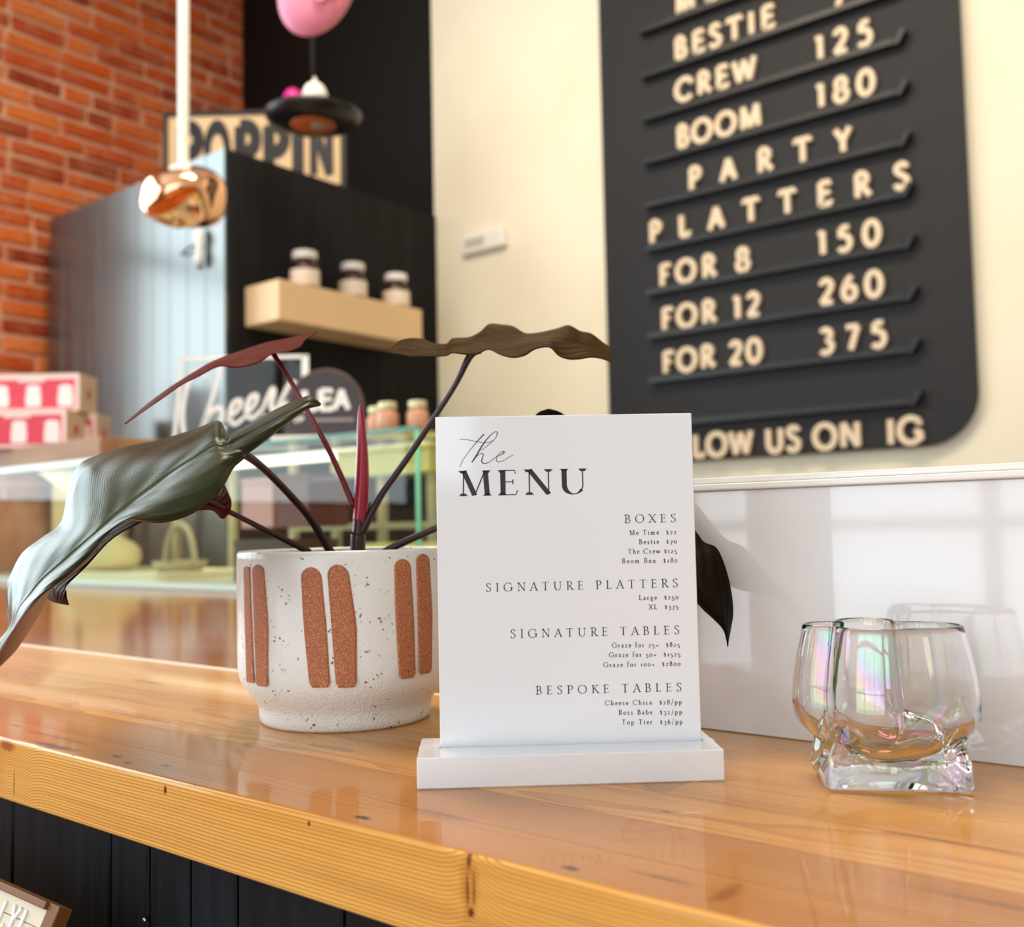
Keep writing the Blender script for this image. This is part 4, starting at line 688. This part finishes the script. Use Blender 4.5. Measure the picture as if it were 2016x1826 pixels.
# hanging black dish with ornaments
hc = Vector((-2.256, 1.907, 1.300))
hd = thing('hanging_dish', 'black shallow round hanging dish with an orange disc beneath', 'hanging dish', hc)
m = MB(); m.lathe([(.001, 0), (.085, .001), (.122, .008), (.138, .020), (.141, .030), (.137, .030), (.122, .016), (.085, .010), (.001, .009)], hc, 48, cap=False); m.build('dish', simple('satin_black', (22, 24, 26), .3), hd, smooth=True)
m = MB(); m.lathe([(.0, -.003), (.062, -.003), (.066, 0), (.0, .001)], hc, 32, cap=False); m.build('disc', simple('orange_brown_disc', (166, 78, 30), .5), hd)
m = MB(); m.lathe([(.0, -.006), (.024, -.006), (.026, -.003), (.0, -.002)], hc+Vector((.015, .012, 0)), 24, cap=False); m.build('cap', simple('grey_cap', (140, 126, 112), .4), hd)
m = MB(); m.tube([hc+Vector((.0, .0, .010)), hc+Vector((0, 0, ZC-1.318))], .0035, 8); m.build('cord', M_LEDGE, hd)
for nm, lb, off, r, mt in (('white_ornament', 'white bulb-shaped ornament lying on the black hanging dish', (.062, -.046, .0165), .037, M_WHITEWALL), ('magenta_ornament', 'magenta ball ornament on the black hanging dish', (.018, -.088, .0145), .029, simple('magenta', (200, 10, 130), .3)), ('grey_ornament', 'little grey ornament to the right of the white one of the black hanging dish', (.094, .008, .0155), .016, simple('grey_glaze', (140, 134, 136), .4))):
    c = hc+Vector(off); m = MB(); pr_ = [(r*sin(pi*k/14)*(1 if k < 8 else 1-.16*((k-7)/7)), r*(1-cos(pi*k/14))*(1 if k < 10 else 1.06)) for k in range(1, 14)] + ([(r*.12, r*2.25), (r*.09, r*2.5)] if nm == 'white_ornament' else [])
    m.lathe(pr_, c, 28); tag(m.build(nm, mt, None, smooth=True), lb, 'ornament')

# pink hanging ornament (spiral shell)
pc_ = Vector((-1.885, 1.610, 1.462)); Rv = Vector((.778, .628, 0)); Fv = Vector((-.628, .778, 0))
pk = thing('pink_ornament', 'big rounded pink hanging ornament with a curled groove', 'ornament', pc_)
Mp = Matrix(((Rv.x, Fv.x, 0, pc_.x), (Rv.y, Fv.y, 0, pc_.y), (0, 0, 1, pc_.z), (0, 0, 0, 1))) @ Matrix.Rotation(radians(24), 4, 'Y')
m = MB(); rows = []
for i in range(1, 24):
    th = pi*i/24; rows.append([Mp @ Vector((.090*sin(th)*cos(a), .055*sin(th)*sin(a), -.130*cos(th))) for a in [2*pi*k/40 for k in range(40)]])
m.grid(rows, closed=True, cap=True); M_PINK = simple('bubblegum_pink', (238, 142, 172), .45); m.build('body', M_PINK, pk, smooth=True)
m = MB(); m.tube([Mp @ Vector((.038+.030*(1-t/26)*cos(t*.42), -.0475-.004*sin(t*.1), -.032+.036*(1-t/26)*sin(t*.42))) for t in range(24)], .006, 10); m.build('curl', M_PINK, pk, smooth=True)
m = MB(); m.tube([pc_+Vector((0, 0, .11)), (pc_.x, pc_.y, ZC)], .002, 8); m.build('cord', M_LEDGE, pk)

# copper pendant
cc = Vector((-1.985, 1.299, .876))
pd = thing('copper_pendant', 'molten-looking polished copper pendant lamp on a white rod', 'pendant lamp', cc)
m = MB(); rows = []
for i in range(1, 32):
    th = pi*i/32; row_ = []
    for k in range(64):
        a = 2*pi*k/64; r = .098*(1+.05*sin(3*a+2*th)+.05*sin(2*a-3*th+1)+.02*sin(4*th+a)); rr = r*sin(th)
        zz = -.066*cos(th)*(1+.08*sin(2*a+.5)) + .010*sin(2*a+1.0)*sin(th)
        row_.append(cc+Vector((rr*cos(a), rr*sin(a), zz)))
    rows.append(row_)
m.grid(rows, closed=True, cap=True); m.build('globe', M_COPPER, pd, smooth=True)
m = MB(); m.lathe([(.030, .052), (.031, .066), (.018, .074)], cc, 24); m.build('collar', M_CORD, pd)
m = MB(); m.tube([cc+Vector((0, 0, .07)), (cc.x, cc.y, ZC)], .0125, 20); m.build('rod', M_CORD, pd, smooth=False)

# ================================================================== glass display case
X0, X1, Y0, Y1, Z0, Z1 = -3.50, -1.335, 1.38, 1.77, -.0115, .314
gcs = thing('glass_display_case', 'long low glass display case on the brown worktop with green-tinted edges', 'display case', (-2.4, 1.57, Z0))
def pane(a, b, nm='glass_panel'): m = MB(); m.box(a, b); return m.build(nm, M_PANE, gcs)
pane((X0, Y0, Z0+.012), (X1, Y0+.006, Z1-.008)); pane((X1-.006, Y0+.006, Z0+.012), (X1, Y1, Z1-.008)); pane((X0, Y0+.0, Z1-.0078), (X1, Y1, Z1-.0002), 'glass_top')
m = MB(); m.box((X0, Y0-.0045, Z1-.0085), (-2.30, Y0-.0002, Z1+.006)); m.build('edge_strip', M_GEDGE_L, gcs)
m = MB(); m.box((-2.298, Y0-.0035, Z1-.0075), (X1, Y0-.0002, Z1+.0005)); m.build('edge_strip', M_GEDGE, gcs)
m = MB(); m.box((X1-.009, Y0-.003, Z0+.012), (X1+.001, Y0-.0002, Z1-.008)); m.build('corner_edge', simple('green_corner', (96, 190, 140), .2), gcs)
m = MB(); m.box((X0, Y0-.008, Z0+.0002), (X1+.004, Y0+.02, Z0+.012), bev=.001); m.build('bottom_rail', M_GEDGE_L, gcs)
m = MB(); m.box((X0, Y0+.021, Z0+.0002), (X1, Y1, Z0+.010)); m.build('deck', simple('case_deck', (206, 200, 180), .4), gcs)
M_LAT = simple('cream_lattice', (172, 160, 124), .5)
m = MB(); m.box((X0, Y1-.003, Z0+.0102), (-3.06, Y1, Z1-.0082)); m.build('back_panel', simple('cream_back', (226, 206, 158), .5), gcs)
for x in (-3.3, -3.02, -2.72, -2.44, -2.17, -2.0, -1.83, -1.66):    # rear uprights and rails
    m = MB(); m.box((x-.010, Y1-.022, Z0+.0102), (x+.010, Y1-.004, Z1-.0082)); m.build('upright', M_LAT, gcs)
for z in (.128,):
    m = MB(); m.box((-2.18, Y1-.0235, z-.008), (-1.64, Y1-.0222, z+.008)); m.build('rail', M_LAT, gcs)
m = MB(); m.box((-3.0, Y1-.10, Z1-.020), (-1.6, Y1-.07, Z1-.0082)); m.build('lamp_bar', NT('case_lamp', color=(1, 1, 1), emis=(1, .86, .6), emiss=.8).m, gcs)
l = area('case_light', (-2.6, 1.62, .29), (0, .7, -1), 1.6, .12, 1.6, (1, .86, .60))
l2 = area('case_light', (-1.5, 1.62, .29), (0, .7, -1), .3, .12, .4, (1, .86, .60))
# clip at the corner
m = MB(); m.lathe([(.014, 0), (.014, .045), (.010, .052), (.010, .058)], (-1.385, 1.41, .246), 20); m.build('corner_clip', M_CLEARACR, gcs)
# behind the case, a cubby shelf standing on the worktop, seen through the glass
def item(nm, lb, cat, a, b, mt, rz=0, bev=.002, group=None):
    m = MB(); c = (Vector(a)+Vector(b))/2; M_ = Matrix.Translation(c) @ Matrix.Rotation(rz, 4, 'Z') @ Matrix.Translation(-c); m.box(a, b, bev=bev, M=M_); return tag(m.build(nm, mt), lb, cat, group)
zb = Z0+.0105
def packet(nm, lb, cat, x0, x1, y0, y1, z0, z1, mt, lid, name2='lid'):
    t = thing(nm, lb, cat, ((x0+x1)/2, (y0+y1)/2, z0)); m = MB(); m.box((x0, y0, z0), (x1, y1, z1), bev=.003, seg=2); m.build('body', mt, t)
    m = MB(); m.box((x0-.002, y0-.002, z1+.0001), (x1+.002, y1+.002, z1+.012), bev=.002); m.build(name2, lid, t)
M_YEL = simple('butter_yellow', (204, 188, 100), .5); M_DRED = simple('dark_red', (96, 28, 22), .5); M_ROSE = simple('rose', (196, 140, 134), .5)
packet('yellow_tub', 'wide butter yellow tub on the display case deck at its right end', 'tub', -1.62, -1.39, 1.50, 1.66, zb, zb+.080, M_YEL, M_YEL)
packet('yellow_tray', 'yellow tray near the top of the display case at its right end', 'tray', -1.66, -1.385, 1.46, 1.64, .232, .278, M_YEL, M_YEL, 'rim')
m = MB(); m.box((-1.70, 1.42, .226), (-1.345, 1.745, .2315)); m.build('shelf', M_PANE, gcs)
packet('rose_box', 'rose pink box inside the display case on the middle shelf', 'box', -2.05, -1.93, 1.50, 1.62, .1285, .235, M_ROSE, M_ROSE)
packet('dark_red_box', 'dark red box inside the display case next to the rose pink one', 'box', -1.915, -1.80, 1.50, 1.62, .1285, .240, M_DRED, M_DRED)
m = MB(); m.box((-2.16, 1.42, .120), (-1.70, 1.745, .128)); m.build('shelf', M_PANE, gcs)
packet('brown_box', 'dark brown box on the display case deck below the pink box', 'box', -2.08, -1.86, 1.50, 1.64, zb, zb+.09, simple('dark_brown', (60, 44, 34), .5), simple('dark_brown_lid', (70, 52, 40), .5))
# cake dome, cheese wheel, cream tray
t = thing('cream_tray', 'cream tray with rounded corners on the display case deck', 'tray', (-2.55, 1.52, zb))
pl_ = [(-2.68-.25+.03+.03*cos(a), 1.43+.03+.03*sin(a)) for a in [pi+k*pi/12 for k in range(7)]] + [(-2.29-.03+.03*cos(a), 1.43+.03+.03*sin(a)) for a in [1.5*pi+k*pi/12 for k in range(7)]] + [(-2.29-.03+.03*cos(a), 1.70-.03+.03*sin(a)) for a in [k*pi/12 for k in range(7)]] + [(-2.93+.03+.03*cos(a), 1.70-.03+.03*sin(a)) for a in [pi/2+k*pi/12 for k in range(7)]]
M_CRM = simple('cream_ceramic', (238, 226, 190), .3)
m = MB(); m.prism(pl_, zb, zb+.016); m.build('body', M_CRM, t); m = MB(); m.tube([(x, y, zb+.019) for x, y in pl_]+[(pl_[0][0], pl_[0][1], zb+.019)], .004, 8, cap=False); m.build('rim', M_CRM, t)
c = Vector((-2.80, 1.56, zb+.0235)); t = thing('round_cheese', 'large pale rounded cheese on the cream tray', 'cheese', c)
m = MB(); m.lathe([(.085, 0), (.105, .010), (.112, .030), (.108, .055), (.090, .075), (.055, .090), (.02, .096)], c, 40); m.build('body', simple('pale_cheese', (240, 228, 180), .5), t, smooth=True); m = MB(); m.lathe([(.02, .0962), (.03, .0975), (.015, .104)], c, 20); m.build('knob', M_CRM, t)
c = Vector((-2.85, 1.58, .238)); t = gcs
m = MB(); m.lathe([(.075, 0), (.095, .012), (.165, .066)], c, 36); m.build('glowing_cake_stand', NT('glowing_stand_white', color=lin(244, 240, 196), rough=.4, emis=(1, .93, .68), emiss=.35).m, t); m = MB(); m.lathe([(.166, .0662), (.166, .0675)], c, 36); m.build('stand_rim', M_CRM, t)  # white cake stand, no lamp: a soft warm glow is added to it
c = Vector((-2.43, 1.58, zb+.0165)); t = thing('hoop_basket', 'small beige basket with a tall hoop handle on the cream tray', 'basket', c)
m = MB(); m.tube([(c.x+.07*cos(a), c.y, c.z+.0095+.12*sin(a)) for a in [pi*k/20 for k in range(21)]], .008, 10); m.build('handle', M_LAT, t); m = MB(); m.lathe([(.055, 0), (.075, .03), (.072, .03), (.05, .004)], c, 28); m.build('bowl', M_LAT, t)

# ---- on top of the case
zt = Z1+.0002
m = MB(); m.box((-3.35, 1.40, zt), (-2.520, 1.745, .3795), bev=.004, seg=2)
tag(m.build('wooden_slab', wood('slab_wood', lin(150, 110, 78), lin(96, 62, 38), lin(176, 134, 98), 200, (1.4, .1), rough=.5, coat=0, contrast=.6)), 'thick brown wooden slab on the glass case carrying the red boxes', 'board')
M_RED = simple('raspberry_red', (214, 62, 84), .5); M_KRAFT = simple('kraft_cardboard', (216, 188, 158), .6); M_PALE = simple('pale_pink_card', (236, 208, 206), .5); M_JARW = simple('printed_white', (236, 230, 232), .5); M_REDP = simple('red_print', (190, 70, 70), .5)
def product_box(corner, lb, W_=.30, D_=.13, H_=.115, rz=0):
    ax = math.atan2(.628, .778)+rz; Mx = Matrix.Translation(corner) @ Matrix.Rotation(ax, 4, 'Z'); t = thing('jar_box', lb, 'box', Mx @ Vector((-W_/2, D_/2, 0)), 'red boxes of jars on the wooden slab')
    m = MB(); m.box((-W_, 0, 0), (0, D_, H_), bev=.0015, M=Mx); m.build('carton', M_KRAFT, t)
    m = MB(); m.box((-W_+.001, -.0006, .001), (-.001, -.0001, H_-.001), M=Mx); m.build('front_print', M_PALE, t)
    m = MB(); m.box((-W_+.008, -.0010, .010), (-.014, -.00065, H_-.018), M=Mx); m.build('red_panel', M_RED, t)
    for k in range(3):
        cx = -.042-.097*k; m = MB(); prf = [(-.024, .016), (.024, .016), (.027, .024), (.027, .056), (.022, .066), (.026, .070), (.024, .082), (.012, .088), (-.012, .088), (-.024, .082), (-.026, .070), (-.022, .066), (-.027, .056), (-.027, .024)]
        m.prism([(cx+a*.86, b*.92) for a, b in prf], -.0016, -.0011, Mx @ MW); m.build('jar_print', M_JARW, t)
    m = MB(); m.box((-.185, -.0016, H_-.026), (-.105, -.0011, H_-.013), M=Mx); m.build('title_print', M_PALE, t)
    m = MB(); m.box((.0001, D_/2-.012, H_/2-.014), (.0008, D_/2+.012, H_/2+.014), M=Mx); m.build('end_mark', M_REDP, t)
zs = .3797
product_box((-2.890, 1.500, zs), 'lower front red box of jars on the wooden slab')
product_box((-2.960, 1.632, zs), 'red jar box half hidden behind the lower one, only its plain cardboard end showing', D_=.115)
product_box((-2.928, 1.560, zs+.1152), 'upper red box of jars stacked on the two below')

# clear cheese sign
def framed(P0, W_, H_, tilt=0): return Matrix.Translation(P0) @ Matrix.Rotation(math.atan2(.628, .778), 4, 'Z') @ Matrix.Rotation(tilt, 4, 'X')
Mc = framed((-2.178, 1.3885, zt+.0004), .34, .24, radians(-4)); cs = thing('cheese_sign', 'clear acrylic sign with white border reading Cheese in brush script', 'sign', Mc @ Vector((.165, 0, 0)))
m = MB(); m.prism([(0, 0), (.332, 0), (.330, .236), (.018, .236)], 0, .003, Mc @ MW); m.build('plate', M_CLEARACR, cs)
M_WPR = simple('white_paint_print', (240, 240, 238), .5)
m = MB()
for q in ribbon([(.008, .004), (.024, .228)], [.010]*2)+ribbon([(.020, .231), (.326, .231)], [.009]*2)+ribbon([(.3245, .235), (.3255, .15)], [.016, .018])+ribbon([(.3255, .15), (.326, .004)], [.012]*2)+ribbon([(.0, .005), (.331, .005)], [.010]*2): m.prism(q, -.0009, -.0001, Mc @ MW)
m.build('border', M_WPR, cs)
scr_ = [[(.085, .185), (.060, .200), (.040, .17), (.028, .10), (.035, .04), (.055, .030), (.080, .060)],
        [(.120, .215), (.105, .15), (.075, .055), (.070, .040), (.095, .095), (.118, .108), (.125, .09), (.115, .055), (.135, .060)],
        [(.135, .075), (.165, .105), (.168, .125), (.152, .118), (.143, .085), (.155, .066), (.180, .085)],
        [(.180, .085), (.205, .118), (.207, .137), (.192, .130), (.183, .098), (.196, .080), (.222, .102)],
        [(.222, .102), (.243, .150), (.250, .145), (.243, .11), (.252, .090), (.235, .078), (.225, .088)],
        [(.250, .090), (.275, .140), (.290, .165), (.302, .160), (.292, .125), (.272, .110), (.270, .085), (.300, .095)]]
m = MB()
for sidx, st in enumerate(scr_):
    P = catmull([list(p) for p in st], 6); n_ = len(P)
    for q in ribbon([(a, b) for a, b in P], [.0075+.004*sin(pi*k/n_) for k in range(n_)]): m.prism(q, -.0012-sidx*.00004, -.0002, Mc @ MW)
m.build('lettering', M_WPR, cs)
# white slab and dark arched sign
Mt = framed((-1.790, 1.435, zt+.0124), .17, .15, 0)
m = MB(); m.box((-.03, -.045, -.0122), (.185, .06, -.0002), bev=.002, M=Mt); tag(m.build('white_slab', M_WHITEWALL), 'white marble-like slab under the dark arched sign on the glass case', 'slab')
ts = thing('arched_sign', 'dark arch-shaped sign with white block capitals on the glass case', 'sign', Mt @ Vector((.085, 0, 0)))
arch = [(0, 0), (.165, 0)] + [(.0825+.0825*cos(a), .066+.0825*sin(a)) for a in [k*pi/20 for k in range(21)]]
m = MB(); m.prism(arch, 0, .006, Mt @ MW); m.build('plate', simple('dark_plum', (44, 32, 32), .4), ts)
m = MB(); m.tube([Mt @ Vector((x, .003, y)) for x, y in arch[1:]+[arch[0]]], .0035, 8); m.build('edging', simple('brown_edging', (92, 66, 60), .4), ts)
x = .028
for ch in 'LEA':
    q, adv = glyph_quads(ch, .24, .24, mono=True); m = MB()
    for i, g in enumerate(q): m.prism([(x+px*(.034/adv), .060+py*.044) for px, py in g], -.0009-(i % 4)*.0001, -.0002, Mt @ MW)
    m.build('letter', M_WPR, ts); x += .0365
m = MB(); x = .012
for ch in 'UP':
    q, adv = glyph_quads(ch, .22, .22, mono=True)
    for i, g in enumerate(q): m.prism([(x+px*(.010/adv), .034+py*.011) for px, py in g], -.0008-(i % 4)*.0001, -.0002, Mt @ MW)
    x += .012
m.build('small_lettering', M_WPR, ts)
m = MB(); m.box((.055, -.0008, .034), (.145, -.0002, .040), M=Mt); m.build('printed_rule', simple('faint_print', (150, 140, 138), .5), ts)
# little spice jars
for (x, y), lb in zip(((-1.575, 1.50), (-1.505, 1.462), (-1.448, 1.492)), ('spice jar right behind the edge of the dark arched sign', 'middle gold-lidded spice jar on the glass case', 'rightmost of the three gold-lidded spice jars on the glass case')):
    t = thing('spice_jar', lb, 'jar', (x, y, zt), 'spice jars on the glass case'); c = (x, y, zt)
    m = MB(); m.lathe([(.019, 0), (.0225, .003), (.0225, .040), (.018, .047), (.016, .050)], c, 24); m.build('body', M_PBROWN, t, smooth=True)
    m = MB(); m.lathe([(.0185, .0502), (.0190, .052), (.0190, .064), (.0175, .066), (.001, .0665)], c, 24); m.build('lid', simple('pale_gold_lid', (206, 200, 160), .3, metal=.3), t)

# ================================================================== little letter board hung on the boarded front
ph = radians(26); T = Vector((-.510, .262, -.066)); e1 = Vector((-1, 0, 0)); e2 = Vector((0, -sin(ph), -cos(ph))); nn = Vector((0, -cos(ph), sin(ph)))
Ml = Matrix(((e1.x, e2.x, nn.x, T.x), (e1.y, e2.y, nn.y, T.y), (e1.z, e2.z, nn.z, T.z), (0, 0, 0, 1)))   # x leftwards, y down the face, z towards the camera
lb_ = thing('letter_board', 'small cream plank letter board in a brown wooden frame, cut off by the picture corner', 'letter board', T+e2*.10+e1*.12)
M_FR = simple('brown_frame', (122, 76, 34), .5)
def lbox(a, b, mt, nm, bev=.0004): m = MB(); m.box(a, b, bev=bev, M=Ml); return m.build(nm, mt, lb_)
lbox((0, 0, -.009), (.010, .110, -.001), M_FR, 'frame_side'); lbox((.230, 0, -.012), (.246, .110, .002), M_FR, 'frame_side'); lbox((.0101, 0, -.009), (.2299, .0035, .001), M_FR, 'frame_top'); lbox((.0101, .105, -.009), (.2299, .110, .001), M_FR, 'frame_foot')
for k in range(11):
    lbox((.0102, .0037+k*.0092, -.008), (.2298, .0126+k*.0092, -.002), simple('cream_plank', (226, 216, 190), .6) if k == 0 else bpy.data.materials['cream_plank'], 'plank', .0003)
lbox((.0102, .0037, -.0105), (.2298, .1049, -.0082), M_LEDGE, 'backing', 0)
x = .026
for ch in '!YLLI':
    q, adv = glyph_quads(ch, .16, .16, mono=True); m = MB(); wd = {'!': .004, 'I': .004}.get(ch, .0085)
    for i, g in enumerate(q): m.prism([(x+wd-px*(wd/adv), .0200-py*.0125) for px, py in g], -.0019, -.0008+(i % 4)*.00005, Ml)
    m.build('letter', M_WPR, lb_); x += wd+.0028
for k in range(2):
    m = MB(); m.lathe([(.0002, 0), (.0009, .0004), (.0002, .0012)], Ml @ Vector((.005, .013+k*.0092, -.001)), 8); m.build('pin', M_WPR, lb_)
m = MB(); m.box((-.70, .235, -.1715), (-.45, .3145, -.166)); tag(m.build('hanging_ledge', M_LEDGE), 'narrow black ledge on the boarded front under the letter board', 'ledge')
